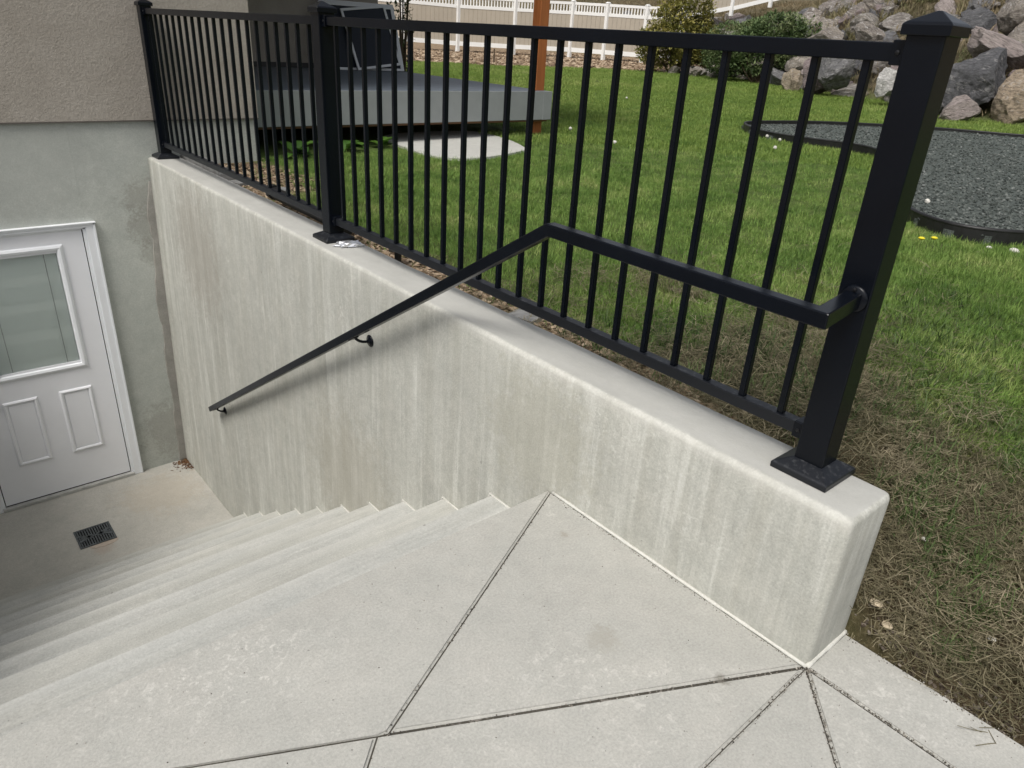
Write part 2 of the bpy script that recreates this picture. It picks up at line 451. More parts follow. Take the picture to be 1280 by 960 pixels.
def mulchness(x, y):
    s, t = slope_s(x, y)
    m = sm(.30, .08, x-.2) * sm(.3, .9, y) if x < .7 else 0
    # mulch at the side wall of the house
    if y > 3.6: m = max(m, sm(.95, .5, x+.25*noise.noise((x*3, y*3, 4)))*sm(3.6, 4.3, y))
    e = far_edge(x) ; m = max(m, sm(e-.15, e+.15, y) if (y > 11 and s < 0) else 0)
    return max(0, min(1, m))
def far_edge(x):
    pts = [(6, 19.5), (10.8, 17.4), (11.7, 16.5), (13.4, 16.0), (15.5, 15.5), (16.6, 14.2), (17.2, 12.6), (19, 12.4)]
    if x <= pts[0][0]: return pts[0][1]
    for (a, b), (c, d) in zip(pts, pts[1:]):
        if x <= c: return b+(d-b)*(x-a)/(c-a)
    return pts[-1][1]

def axis(segs, breaks):
    out = []
    for a, b, st in segs:
        n = max(1, round((b-a)/st)); out += [a+(b-a)*k/n for k in range(n)]
    out.append(segs[-1][1])
    res = [v for v in out if all(abs(v-b) > .02 for b in breaks)]
    return sorted(res+list(breaks))
xs = axis([(-70, -5, 5), (-5, -2, .5), (-2, .1, .15), (.1, 1.6, .05), (1.6, 4, .12), (4, 26, .35), (26, 40, 1), (40, 110, 5)], [-2.26, .175, .198, .8])
ys = axis([(-70, -5, 5), (-5, -1.5, .3), (-1.5, 1.5, .05), (1.5, 6, .15), (6, 30, .35), (30, 50, 1), (50, 110, 5)], [.8, 5.22])
def build_ground():
    bm = bmesh.new(); g = []
    vals = []
    for x in xs:
        row = []
        for y in ys:
            row.append(bm.verts.new((x, y, ground_z(x, y))))
            s, t = slope_s(x, y)
            vals.append((dryness(x, y) if x < 8 and y < 9 else .05+.25*max(0, noise.noise((x*.5, y*.5, 1))), mulchness(x, y), sm(-.1, .3, s)))
        g.append(row)
    for i in range(len(xs)-1):
        for j in range(len(ys)-1):
            cx, cy = (xs[i]+xs[i+1])/2, (ys[j]+ys[j+1])/2
            if -2.26 < cx < .198 and .8 < cy < 5.22: continue
            if -2.26 < cx < .8 and 5.22 < cy < 8: continue
            bm.faces.new((g[i][j], g[i+1][j], g[i+1][j+1], g[i][j+1]))
    me = bpy.data.meshes.new('ground'); bm.to_mesh(me); bm.free()
    for k, nm in enumerate(('dry', 'mulch', 'slope')):
        a = me.attributes.new(nm, 'FLOAT', 'POINT')
        a.data.foreach_set('value', [v[k] for v in vals])
    o = link('ground', me, M_ground, smooth=True); tag(o, kind='structure'); o['label'] = 'yard ground with lawn soil, mulch strip and dry hillside'
    return o
build_ground()

# ------------------------------------------------------------------ patio slabs
patio = empty('patio', (-1, -.5, 0), kind='structure'); patio['label'] = 'pale concrete patio with cut joints'
S = -.5
def on_a(x): return .026-(x+.039)*.501           # the long cut joint running to the left
slabs = [
    [(0, 0), (.19, 0), (.19, -3.2), (0, -3.2)],
    [(0, 0), (0, -3.2), (-3.2, -2.95)],
    [(0, 0), (-3.2, -2.95), (-3.2, -.064)],
    [(0, 0), (-3.2, -.064), (-3.2, -.25+.1), (-1.52, -.12), (-.912, .463)],
    [(-.912, .463), (-1.50, -.10), (-3.2, -.04), (-3.2, 0.9), (-1.79, .903)],
    [(0, .006), (0, .911), (-.890, .4545)],
    [(0, .911), (-.890, .4545), (-.912, .463), (-1.785, .90), (-1.83, Y0), (0, Y0)],
]
slabs[3] = [(0, 0), (-3.2, -.064), (-3.2, -.02), (-1.42, -.022), (-.912, .463)]
slabs[4] = [(-.912, .463), (-1.42, -.022), (-3.2, -.02), (-3.2, Y0), (-1.84, Y0), (-1.785, .90)]
def inset(poly, d):
    n = len(poly); area = sum(poly[i][0]*poly[(i+1) % n][1]-poly[(i+1) % n][0]*poly[i][1] for i in range(n))
    if area < 0: poly = poly[::-1]
    out = []
    for i in range(n):
        a, b, c = Vector(poly[i-1]), Vector(poly[i]), Vector(poly[(i+1) % n])
        e1 = (b-a).normalized(); e2 = (c-b).normalized()
        n1 = Vector((-e1.y, e1.x)); n2 = Vector((-e2.y, e2.x))
        k = max(.3, 1+n1.dot(n2)); off = (n1+n2)*(d/k)
        if off.length > d*6: off = off.normalized()*d*6
        out.append(tuple(b+off))
    return out
def subdiv_top(bm, z):
    pass
for q in slabs:
    bm = bmesh.new(); add_prism(bm, inset(q, .0019), -.11, 0)
    te = [e for e in bm.edges if all(v.co.z > -.01 for v in e.verts)]
    bmesh.ops.bevel(bm, geom=te, offset=.0055, segments=3, affect='EDGES')
    bm_obj('slab', bm, M_slab, patio)
M_joint = concrete('joint_grit', (.06, .055, .045), .5, patches=.9, light=(.30, .28, .25), spots=False)
bm = bmesh.new(); add_box(bm, -3.2, .186, -3.2, 0, -.12, -.006); add_box(bm, -3.2, 0, 0, .92, -.12, -.006)
bm_obj('joint_filler', bm, M_joint, patio)

# ------------------------------------------------------------------ retaining walls
def batter(y, z):
    return (y/5.17)*(.03-.07*(H-z)/2.45)
def make_wall(name, x0, x1, y0, y1, m, lab, mirror=False):
    root = empty(name, ((x0+x1)/2, (y0+y1)/2, 0), lab, 'retaining wall')
    bm = bmesh.new(); add_box(bm, x0, x1, y0, y1, -2.15, H)
    def isb(e):
        a, b = e.verts; 
        top = a.co.z > .3 and b.co.z > .3
        vert = abs(a.co.x-b.co.x) < 1e-4 and abs(a.co.y-b.co.y) < 1e-4 and a.co.y < y0+.01
        return top or vert
    bmesh.ops.bevel(bm, geom=[e for e in bm.edges if isb(e)], offset=.018, segments=4, affect='EDGES', profile=.5)
    k = y0+.07
    while k < y1-.02:
        bmesh.ops.bisect_plane(bm, geom=list(bm.verts)+list(bm.edges)+list(bm.faces), plane_co=(0, k, 0), plane_no=(0, 1, 0)); k += .07
    k = -2.0
    while k < .38:
        bmesh.ops.bisect_plane(bm, geom=list(bm.verts)+list(bm.edges)+list(bm.faces), plane_co=(0, 0, k), plane_no=(0, 0, 1)); k += .12
    for v in bm.verts:
        x, y, z = v.co
        q = .0028*noise.noise((x*4, y*3.3, z*3.1+2))+.0012*noise.noise((x*11, y*11, z*11))
        v.co.x += (q if x < (x0+x1)/2 else -q) + (batter(y, z) if not mirror else 0)
        if z > H-.03: v.co.z += .0022*noise.noise((x*9, y*5, 1))
    o = bm_obj('wall_body', bm, m, root, smooth=True)
    return root
wall = make_wall('retaining_wall', 0, WT, 0, YH-.004, M_wall, 'long pale concrete retaining wall beside the stairs, carrying the black railing')
bm = bmesh.new()
pr = [(-.011, 0), (0.003, 0), (0.003, .007), (-.004, .006)]
def bead(bm, pts, rad):
    add_tube(bm, pts, rad, 6)
pts = [(-.001+.0015*noise.noise((0, k*.4, 9)), k*.045, .0015) for k in range(0, 21)]
bead(bm, pts, [.0055+.0025*noise.noise((k*.9, 0, 0)) for k in range(21)])
bm_obj('caulk_bead', bm, M_caulk, wall, smooth=True)
bm = bmesh.new(); pts = [(k*.02, -.0005, .0015) for k in range(0, 11)]
bead(bm, pts, [.007+.003*noise.noise((k*1.3, 0, 5)) for k in range(11)])
bm_obj('caulk_bead', bm, M_caulk, wall, smooth=True)
# small crumbs of caulk at the foot of the corner
bm = bmesh.new()
for k in range(9):
    a = random.uniform(-1, 1)
    bmesh.ops.create_icosphere(bm, subdivisions=1, radius=random.uniform(.003, .007), matrix=Matrix.Translation((.205+.012*a+random.uniform(0, .02), -.004-random.uniform(0, .02), .004)))
bm_obj('caulk_lump', bm, M_caulk, wall)
wall2 = make_wall('retaining_wall', -2.26, -2.055, 0.3, YH-.004, M_wall, 'concrete retaining wall on the far left side of the stairwell', True)

# ------------------------------------------------------------------ stairs and landing
stairs = empty('stairs', (-.8, Y0, 0), kind='structure'); stairs['label'] = 'concrete stairs going down to the basement door'
for k in range(1, 11):
    ya = Y0+(k-1)*TR; yb = Y0+k*TR; z = -RS*k
    bm = bmesh.new(); add_box(bm, -2.052, .03, ya+.001, yb, z-.32, z)
    e = [e for e in bm.edges if all(v.co.z > z-.01 and v.co.y > yb-.01 for v in e.verts)]
    bmesh.ops.bevel(bm, geom=e, offset=.014, segments=3, affect='EDGES')
    kx = -1.95
    while kx < 0:
        bmesh.ops.bisect_plane(bm, geom=list(bm.verts)+list(bm.edges)+list(bm.faces), plane_co=(kx, 0, 0), plane_no=(1, 0, 0)); kx += .09
    for v in bm.verts:
        if v.co.y > yb-.05: v.co.y += .004*noise.noise((v.co.x*2.2, k*3.1, 0)); v.co.z += .0022*noise.noise((v.co.x*4, k*5.1, 2))
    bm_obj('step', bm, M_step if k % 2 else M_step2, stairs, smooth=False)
    bm = bmesh.new()
    xb = batter(yb, z)
    add_tube(bm, [(xb-.001, ya+.02, z+.001), (xb-.001, yb-.004, z+.001), (xb-.001, yb+.004, z-.02), (xb-.001, yb+.004, z-RS+.01)], .0045, 6)
    bm_obj('caulk_bead', bm, M_caulk, stairs, smooth=True)
# top riser face below the patio edge
box('top_riser', -2.052, .03, .80, Y0-.003, -.40, -.112, M_step, stairs)
landing = box('landing', -2.055, .06, Y0+10*TR, YH-.001, DZ-.15, DZ, M_land); tag(landing, kind='structure'); landing['label'] = 'lower concrete landing in front of the basement door'

# floor drain
dr = empty('floor_drain', (-.885, 4.49, DZ), 'square dark slotted drain grate set in the landing floor before the door', 'drain')
gx, gy, gs = -.885, 4.49, .115
box('sump_dark_block', gx-gs+.004, gx+gs-.004, gy-gs+.004, gy+gs-.004, DZ-.02, DZ+.0012, M_dark, dr)  # solid black block for the open pit; its shade is put into the colour
bm = bmesh.new()
for a in (-1, 1):
    add_box(bm, gx+a*(gs-.006)-.006, gx+a*(gs-.006)+.006, gy-gs, gy+gs, DZ+.0015, DZ+.007)
    add_box(bm, gx-gs+.012, gx+gs-.012, gy+a*(gs-.006)-.006, gy+a*(gs-.006)+.006, DZ+.0015, DZ+.007)
M_grate = simple('worn_grate', (.085, .095, .10), .5, .4, .3, var=.4, vscale=40)
bm_obj('grate_frame', bm, M_grate, dr)
for k in range(-6, 7):
    bm = bmesh.new(); x = gx+k*.0158
    add_box(bm, x-.0042, x+.0042, gy-gs+.012, gy+gs-.012, DZ+.0015, DZ+.0058)
    bm_obj('grate_bar', bm, M_grate, dr)
bm = bmesh.new()
for a in (-1, 1):
    for b in (-1, 1):
        mt = Matrix.Translation((gx+a*.058, gy+b*.012, DZ+.0065)) @ Matrix.Rotation(a*b*.55, 4, 'Z')
        add_box(bm, -.052, .052, -.011, .011, -.004, .0012, mt)
add_box(bm, gx-.10, gx+.10, gy-.006, gy+.006, DZ+.002, DZ+.0072)
bm_obj('grate_lattice', bm, M_grate, dr)
pt = []
for k in range(18):
    a = PI+PI*k/17
    pt.append((gx+.03+.092*math.cos(a), gy-gs-.004+.045*math.sin(a)*(1+.2*noise.noise((k*.7, 0, 0)))))
bm = bmesh.new(); add_prism(bm, pt, DZ-.01, DZ+.003)
M_grout = concrete('pink_grout', (.44, .37, .31), .15, patches=.3, spots=False)
bm_obj('mortar_patch', bm, M_grout, dr)

# ------------------------------------------------------------------ house
house = empty('house', (-1, YH+1, 0), 'tan stucco house wall on a grey parged foundation with the basement door', 'house')
OX0, OX1, OZ = -1.348, -.434, -.012          # door opening
def slab_wall(name, x0, x1, y0, y1, z0, z1, m, parent=house, bevel=.004):
    return box(name, x0, x1, y0, y1, z0, z1, m, parent, bevel=bevel)
bm = bmesh.new()
add_box(bm, OX1, .833, YH, YH+.25, DZ-.15, .665)
add_box(bm, -7, OX0, YH, YH+.25, DZ-.15, .665)
add_box(bm, OX0+.0005, OX1-.0005, YH+.0005, YH+.25, OZ, .6645)
bm_obj('foundation_wall', bm, M_parge, house)
slab_wall('side_foundation_wall', .60, .8325, YH+.251, 8.55, -.4, .664, M_parge)
slab_wall('stucco_wall', -7, .848, YH-.015, YH+.24, .669, 3.25, M_stucco)
slab_wall('side_stucco_wall', .62, .8475, YH+.241, 8.55, .669, 3.25, M_stucco)
slab_wall('recess_wall', .8485, 3.92, 8.56, 8.8, -.2, 3.25, M_stucco)
box('recess_baseboard', .8488, 3.9, 8.535, 8.559, .846, .90, simple('dark_baseboard', (.05, .05, .05), .6, .3), house)
box('back_wall', .6, 3.915, 8.81, 14, -.2, 3.25, M_stucco, house)
# weep screed lip under the stucco
box('weep_screed', -7, .852, YH-.019, YH-.001, .664, .6685, simple('screed_metal', (.12, .11, .10), .6, .3), house)
# roof over house and deck
bm = bmesh.new(); add_box(bm, -7.4, 1.15, YH-.06, 14.4, 3.251, 3.45); add_box(bm, 1.15, 4.5, 5.15, 14.4, 3.252, 3.449)
bm_obj('roof', bm, M_soffit, house)
# ragged mortar strip where the retaining wall meets the foundation
bm = bmesh.new(); L = []; R_ = []
nn = 44
for i in range(nn+1):
    z = DZ+.01+(.25-DZ)*i/nn
    wd = (.055 if z < .0 else .055*(1-z/.26))+.03*noise.noise((0, z*2.3, 3))+.014*noise.noise((0, z*9, 4))+.006*noise.noise((0, z*31, 4))
    xr = batter(YH, z)+.004
    L.append(bm.verts.new((xr-wd, YH-.0095+.002*noise.noise((1, z*12, 0)), z))); R_.append(bm.verts.new((xr, YH-.016, z)))
L2 = [bm.verts.new((v.co.x-.004, YH+.002, v.co.z)) for v in L]
for i in range(nn):
    bm.faces.new((L[i], R_[i], R_[i+1], L[i+1])); bm.faces.new((L2[i], L[i], L[i+1], L2[i+1]))
bm_obj('mortar_strip', bm, M_patch, house)

# ------------------------------------------------------------------ basement door
door = empty('entry_door', (-.891, YH, DZ), 'white half-lite steel basement door with blinds behind its glass', 'door')
yf = YH-.002                      # face of the slab
SX0, SX1, SZ0, SZ1 = -1.313, -.469, -1.993, -.028
gl = (-1.137, -.645, -.975, -.173)  # glass
# door slab with an opening for the lite
bm = bmesh.new()
add_box(bm, SX0, gl[0], yf, yf+.044, SZ0, SZ1); add_box(bm, gl[1], SX1, yf, yf+.044, SZ0, SZ1)
add_box(bm, gl[0], gl[1], yf, yf+.044, SZ0, gl[2]); add_box(bm, gl[0], gl[1], yf, yf+.044, gl[3], SZ1)
bmesh.ops.remove_doubles(bm, verts=bm.verts, dist=1e-5)
dup_f = {}
for f in list(bm.faces):
    k = tuple(sorted(v.index for v in f.verts))
bm.verts.index_update()
for f in list(bm.faces):
    k = tuple(sorted(v.index for v in f.verts)); dup_f.setdefault(k, []).append(f)
kill = [f for v in dup_f.values() if len(v) > 1 for f in v]
bmesh.ops.delete(bm, geom=kill, context='FACES')
bm_obj('door_leaf', bm, M_door, door)
def ring(bm, x0, x1, z0, z1, w_, ya, yb):
    """mitred picture frame"""
    o = [(x0, z0), (x1, z0), (x1, z1), (x0, z1)]; i = [(x0+w_, z0+w_), (x1-w_, z0+w_), (x1-w_, z1-w_), (x0+w_, z1-w_)]
    m_ = [((a[0]*.5+b[0]*.5), (a[1]*.5+b[1]*.5)) for a, b in zip(o, i)]
    A = [bm.verts.new((x, yb, z)) for x, z in o]; B = [bm.verts.new((x, ya+(yb-ya)*.35, z)) for x, z in [((a[0]*.85+b[0]*.15), (a[1]*.85+b[1]*.15)) for a, b in zip(o, i)]]
    Mv = [bm.verts.new((x, ya, z)) for x, z in m_]
    D_ = [bm.verts.new((x, ya+(yb-ya)*.3, z)) for x, z in [((a[0]*.1+b[0]*.9), (a[1]*.1+b[1]*.9)) for a, b in zip(o, i)]]
    E_ = [bm.verts.new((x, yb, z)) for x, z in i]
    for P, Q in ((A, B), (B, Mv), (Mv, D_), (D_, E_)):
        for k in range(4): bm.faces.new((P[k], P[(k+1) % 4], Q[(k+1) % 4], Q[k]))
bm = bmesh.new(); ring(bm, -1.182, -.601, -1.030, -.117, .040, yf-.016, yf)
lf = bm_obj('lite_frame', bm, M_trim, door)
gp = box('glass_pane', gl[0]-.002, gl[1]+.002, yf+.006, yf+.010, gl[2]-.002, gl[3]+.002, M_glass, door)
box('backing_pane', gl[0], gl[1], yf+.036, yf+.038, gl[2], gl[3], simple('dim_interior', (.75, .80, .78), .5, .5), door)
bm = bmesh.new(); z = gl[2]+.006
while z < gl[3]-.004:
    mt = Matrix.Translation(((gl[0]+gl[1])/2, yf+.024, z)) @ Matrix.Rotation(math.radians(72), 4, 'X')
    add_box(bm, -.243, .243, -.0075, .0075, -.0004, .0004, mt); z += .0125
o = bm_obj('blind_slats', bm, M_blind, door); o['kind'] = 'stuff'
for x in (-.722, -1.06):
    box('blind_cord', x-.0012, x+.0012, yf+.0125, yf+.0145, gl[2], gl[3], M_gasket, door)
for x0, x1 in ((-1.172, -.958), (-.824, -.610)):
    bm = bmesh.new(); ring(bm, x0, x1, -1.698, -1.183, .026, yf-.012, yf)
    pn = bm_obj('panel_moulding', bm, M_door, door)
    bm = bmesh.new(); add_box(bm, x0+.03, x1-.03, yf-.0035, yf+.002, -1.668, -1.213)
    bm_obj('door_panel', bm, M_door, door, bevel=.003)
# frame: brickmould with a stepped profile, drip cap, threshold
for nm, x0, x1 in (('jamb_trim', -.4445, -.383), ('jamb_trim', -1.399, -1.3375)):
    bm = bmesh.new(); s_ = 1 if x0 > -1 else -1
    add_box(bm, x0, x1, yf-.022, YH+.05, DZ+.002, .012)
    xi = x0 if s_ == 1 else x1
    add_box(bm, min(xi, xi-s_*.018), max(xi, xi-s_*.018), yf-.012, YH+.05, DZ+.002, -.012)
    xo = x1 if s_ == 1 else x0
    add_box(bm, min(xo, xo-s_*.014), max(xo, xo-s_*.014), yf-.029, yf-.0225, DZ+.0025, .0115)
    bm_obj(nm, bm, M_trim, door, bevel=.0015, seg=1)
bm = bmesh.new()
add_box(bm, -1.3995, -.3825, yf-.0225, YH+.05, -.0245+.008, .0125)
add_box(bm, -1.336, -.446, yf-.012, YH+.05, -.0275, -.017)
add_box(bm, -1.40, -.382, yf-.029, yf-.023, .001, .0127)
bm_obj('head_trim', bm, M_trim, door, bevel=.0015, seg=1)
box('drip_cap', -1.405, -.378, yf-.036, YH+.01, .0135, .018, M_trim, door)
for x in (-.4680, -1.3155):
    box('weatherstrip', x-.001, x+.0045, yf+.002, yf+.03, SZ0, SZ1, M_gasket, door)
box('weatherstrip', SX0, SX1, yf+.003, yf+.03, SZ0-.009, SZ0-.001, M_gasket, door)
box('threshold', -1.337, -.445, yf-.030, yf+.06, DZ+.001, SZ0-.0095, M_thresh, door, bevel=.003)
bm = bmesh.new(); add_lathe(bm, [(.027, 0), (.027, .006), (.012, .01), (.012, .03), (.027, .04), (.030, .052), (.024, .062), (.008, .065)], 20, Matrix.Translation((-1.255, yf, -1.07)) @ Matrix.Rotation(PI/2, 4, 'X'))
bm_obj('door_knob', bm, simple('satin_nickel', (.5, .5, .5), .3, .5, .9), door, smooth=True)

# ------------------------------------------------------------------ black railing
PX = .132; PW = .0357
posts_y = [.1687, 2.6107, 5.098]
rail = empty('metal_railing', (PX, 2.6, H), 'black metal railing with square balusters along the top of the concrete wall', 'railing')
def tube_sq(name, x0, x1, y0, y1, z0, z1, m, parent, bevel=.0022, seg=2):
    return box(name, x0, x1, y0, y1, z0, z1, m, parent, bevel, seg)
post_objs = []
ZT, ZTT, ZB, ZBB = 1.329, 1.363, .5366, .505
for py in posts_y:
    p = tube_sq('post', PX-PW, PX+PW, py-PW, py+PW, H+.004, 1.386, M_black, rail, .003)
    post_objs.append(p)
    # cap: skirt and low pyramid
    bm = bmesh.new(); c_ = .0445
    b0 = [bm.verts.new((PX+a*c_, py+b*c_, 1.376)) for a, b in ((-1, -1), (1, -1), (1, 1), (-1, 1))]
    b1 = [bm.verts.new((PX+a*c_, py+b*c_, 1.394)) for a, b in ((-1, -1), (1, -1), (1, 1), (-1, 1))]
    b2 = [bm.verts.new((PX+a*(c_-.004), py+b*(c_-.004), 1.3985)) for a, b in ((-1, -1), (1, -1), (1, 1), (-1, 1))]
    tp = [bm.verts.new((PX+a*.004, py+b*.004, 1.4185)) for a, b in ((-1, -1), (1, -1), (1, 1), (-1, 1))]
    bm.faces.new(b0[::-1]); bm.faces.new(tp)
    for A_, B_ in ((b0, b1), (b1, b2), (b2, tp)):
        for k in range(4): bm.faces.new((A_[k], A_[(k+1) % 4], B_[(k+1) % 4], B_[k]))
    bm_obj('post_cap', bm, M_black, p, bevel=.001, seg=1)
    # base cover
    bm = bmesh.new(); c_ = .072
    Q = [(c_, H+.0005), (c_, H+.015), (c_-.004, H+.0185), (PW+.008, H+.031), (PW+.0015, H+.034)]
    rs_ = [[bm.verts.new((PX+a*r, py+b*r, z)) for a, b in ((-1, -1), (1, -1), (1, 1), (-1, 1))] for r, z in Q]
    bm.faces.new(rs_[0][::-1]); bm.faces.new(rs_[-1])
    for A_, B_ in zip(rs_, rs_[1:]):
        for k in range(4): bm.faces.new((A_[k], A_[(k+1) % 4], B_[(k+1) % 4], B_[k]))
    bm_obj('base_cover', bm, M_dusty, p, bevel=.0015, seg=1)
bal_me = None
BW = .0083
def baluster(y):
    global bal_me
    if bal_me is None:
        bm = bmesh.new(); add_box(bm, -BW, BW, -BW, BW, ZB-.002, ZT+.002)
        bmesh.ops.bevel(bm, geom=[e for e in bm.edges if abs(e.verts[0].co.z-e.verts[1].co.z) > .1], offset=.0015, segments=2, affect='EDGES')
        bal_me = bpy.data.meshes.new('baluster'); bm.to_mesh(bal_me); bm.free()
    o = link('baluster', bal_me, M_black, rail)
    o.location = (PX, y, 0)
for i, (ya, yb, first, step) in enumerate(((posts_y[0], posts_y[1], posts_y[0]+.111, .111), (posts_y[1], posts_y[2], posts_y[1]+.134, .1128))):
    y0_, y1_ = ya+PW+.002, yb-PW-.002
    tube_sq('top_rail', PX-.017, PX+.017, y0_, y1_, ZT, ZTT, M_black, rail)
    tube_sq('bottom_rail', PX-.016, PX+.016, y0_, y1_, ZBB, ZB, M_dusty, rail)
    for k in range(21): baluster(first+k*step)
    for (yy, s_) in ((ya+PW, 1), (yb-PW, -1)):
        for (za, zb) in ((ZT-.005, ZTT+.004), (ZBB-.004, ZB+.004)):
            bm = bmesh.new()
            a, b = sorted((yy, yy+s_*.026))
            add_box(bm, PX-.0225, PX-.0185, a, b, za, zb); add_box(bm, PX+.0185, PX+.0225, a, b, za, zb)
            add_box(bm, PX-.018, PX+.018, a, b, za-.0008, za+.003)
            add_box(bm, PX-.018, PX+.018, a, b, zb-.003, zb+.0008)
            bk = bm_obj('rail_bracket', bm, M_black, rail, bevel=.0008, seg=1)
            bm = bmesh.new()
            add_lathe(bm, [(.0050, 0), (.0045, .002), (.002, .003)], 10, Matrix.Translation((PX-.0225, (a+b)/2, (za+zb)/2)) @ Matrix.Rotation(-PI/2, 4, 'Y'))
            bm_obj('screw', bm, M_screw, bk)

# ------------------------------------------------------------------ handrail
hr = empty('handrail', (-.07, 2.2, 0), 'slim black handrail bolted to the end post, then sloping down the stair wall', 'handrail')
HX = -.072; hz = .867
path = [(PX-PW-.030, .169, hz+.002), (-.035, .150, hz), (HX, .140, hz), (HX, .957, hz), (HX, 4.225, -1.158)]
path = [(.088, .166, hz+.003), (HX, .147, hz), (HX, .936, hz), (HX, 4.165, -1.106)]
bm = bmesh.new(); add_tube(bm, path, .0172*math.sqrt(2), 4, rot=PI/4)
bmesh.ops.recalc_face_normals(bm, faces=bm.faces)
bm_obj('rail_tube', bm, M_black, hr, bevel=.0028, seg=2)
# post flange
bm = bmesh.new()
add_lathe(bm, [(.030, 0), (.030, .004), (.026, .007), (.014, .009)], 20, Matrix.Translation((PX-PW, .166, hz+.004)) @ Matrix.Rotation(-PI/2, 4, 'Y'))
fl_ = bm_obj('post_flange', bm, M_black, hr, smooth=True)
for (dy, dz) in ((0, .0215), (.0, -.0215)):
    bm = bmesh.new(); add_lathe(bm, [(.0045, 0), (.004, .003), (.001, .004)], 10, Matrix.Translation((PX-PW-.0085, .166+dy, hz+.004+dz)) @ Matrix.Rotation(-PI/2, 4, 'Y'))
    bm_obj('screw', bm, M_screw, fl_)
def bracket(y):
    zr = hz-(y-.936)*.611-.022
    xb = batter(y, zr-.05)
    yy = y+.045
    pts = []
    for k in range(9):
        a = PI/2*k/8
        pts.append((HX+(xb-HX-.012)*math.sin(a)**1.0 if False else HX+(xb-HX)*(1-math.cos(a))*.85, yy, zr-.055*math.sin(a)))
    pts.append((xb-.004, yy, zr-.055))
    bm = bmesh.new(); add_tube(bm, pts, .0062, 8)
    b = bm_obj('wall_bracket', bm, M_black, hr, smooth=True)
    bm = bmesh.new(); add_lathe(bm, [(.027, 0), (.027, .003), (.021, .007), (.009, .010), (.007, .016)], 20, Matrix.Translation((xb-.001, yy, zr-.055)) @ Matrix.Rotation(-PI/2, 4, 'Y'))
    bm_obj('rosette', bm, M_black, b, smooth=True)
    bm = bmesh.new(); add_box(bm, HX-.012, HX+.012, yy-.028, yy+.028, -.0025, .0025, Matrix.Translation((0, yy, zr+.001-.614*.045+.0)) @ Matrix.Rotation(-math.atan(.614), 4, 'X') @ Matrix.Translation((0, -yy, 0)))
    bm_obj('saddle', bm, M_black, b)
bracket(2.03); bracket(4.02)

# ------------------------------------------------------------------ scatter by geometry nodes
def scatter(name, pts, variants, m, label, cat):
    """pts: (x,y,z, rx,ry,rz, scale); variants: unlinked meshes"""
    me = bpy.data.meshes.new(name); me.from_pydata([p[:3] for p in pts], [], [])
    a = me.attributes.new('rot', 'FLOAT_VECTOR', 'POINT'); a.data.foreach_set('vector', [c for p in pts for c in p[3:6]])
    a = me.attributes.new('scl', 'FLOAT', 'POINT'); a.data.foreach_set('value', [p[6] for p in pts])
    me.materials.append(m)
    o = bpy.data.objects.new(name, me); C.objects.link(o)
    tag(o, label, cat, kind='stuff')
    col = bpy.data.collections.new(name+'_pieces')
    for i, v in enumerate(variants):
        v.materials.append(m); col.objects.link(bpy.data.objects.new(name+'_piece', v))
    g = bpy.data.node_groups.new(name+'_scatter', 'GeometryNodeTree')
    g.interface.new_socket('Geometry', in_out='INPUT', socket_type='NodeSocketGeometry')
    g.interface.new_socket('Geometry', in_out='OUTPUT', socket_type='NodeSocketGeometry')
    ni = g.nodes.new('NodeGroupInput'); no = g.nodes.new('NodeGroupOutput')
    ci = g.nodes.new('GeometryNodeCollectionInfo'); ci.inputs['Collection'].default_value = col
    ci.inputs['Separate Children'].default_value = True; ci.inputs['Reset Children'].default_value = True
    iop = g.nodes.new('GeometryNodeInstanceOnPoints'); iop.inputs['Pick Instance'].default_value = True
    ra = g.nodes.new('GeometryNodeInputNamedAttribute'); ra.data_type = 'FLOAT_VECTOR'; ra.inputs[0].default_value = 'rot'
    sa = g.nodes.new('GeometryNodeInputNamedAttribute'); sa.data_type = 'FLOAT'; sa.inputs[0].default_value = 'scl'
    rv = g.nodes.new('FunctionNodeRandomValue'); rv.data_type = 'INT'
    rv.inputs[4].default_value = 0; rv.inputs[5].default_value = len(variants)-1
    L = g.links.new
    L(ni.outputs[0], iop.inputs['Points']); L(ci.outputs[0], iop.inputs['Instance']); L(rv.outputs[2], iop.inputs['Instance Index'])
    L(ra.outputs[0], iop.inputs['Rotation']); L(sa.outputs[0], iop.inputs['Scale'])
    L(iop.outputs[0], no.inputs[0])
    md = o.modifiers.new('scatter', 'NODES'); md.node_group = g
    return o

def blade(V, F, x, y, h, wd, lean, az, bend):
    """a bent three-segment blade"""
    dx, dy = math.cos(az), math.sin(az); px, py = -dy*wd/2, dx*wd/2
    i = len(V)
    a = lean; cx, cy, cz = x, y, -.004
    segs = 3
    for k in range(segs+1):
        t = k/segs; ww = 1-t**1.6
        if k == segs: V.append((cx, cy, cz))
        else: V.append((cx-px*ww, cy-py*ww, cz)); V.append((cx+px*ww, cy+py*ww, cz))
        st = h/segs
        cx += dx*math.sin(a)*st; cy += dy*math.sin(a)*st; cz += math.cos(a)*st
        a += bend/segs
    F += [(i, i+1, i+3, i+2), (i+2, i+3, i+5, i+4), (i+4, i+5, i+6)]
def tuft(n, r, h, wd, lean, flat=0):
    V, F = [], []
    for k in range(n):
        a = random.uniform(0, 2*PI); q = r*math.sqrt(random.random())
        blade(V, F, q*math.cos(a), q*math.sin(a), h*random.uniform(.5, 1.15), wd*random.uniform(.6, 1.3), random.uniform(0, lean), random.uniform(0, 2*PI), random.uniform(.1, 1.2)+flat)
    me = bpy.data.meshes.new('tuft'); me.from_pydata(V, [], F); return me

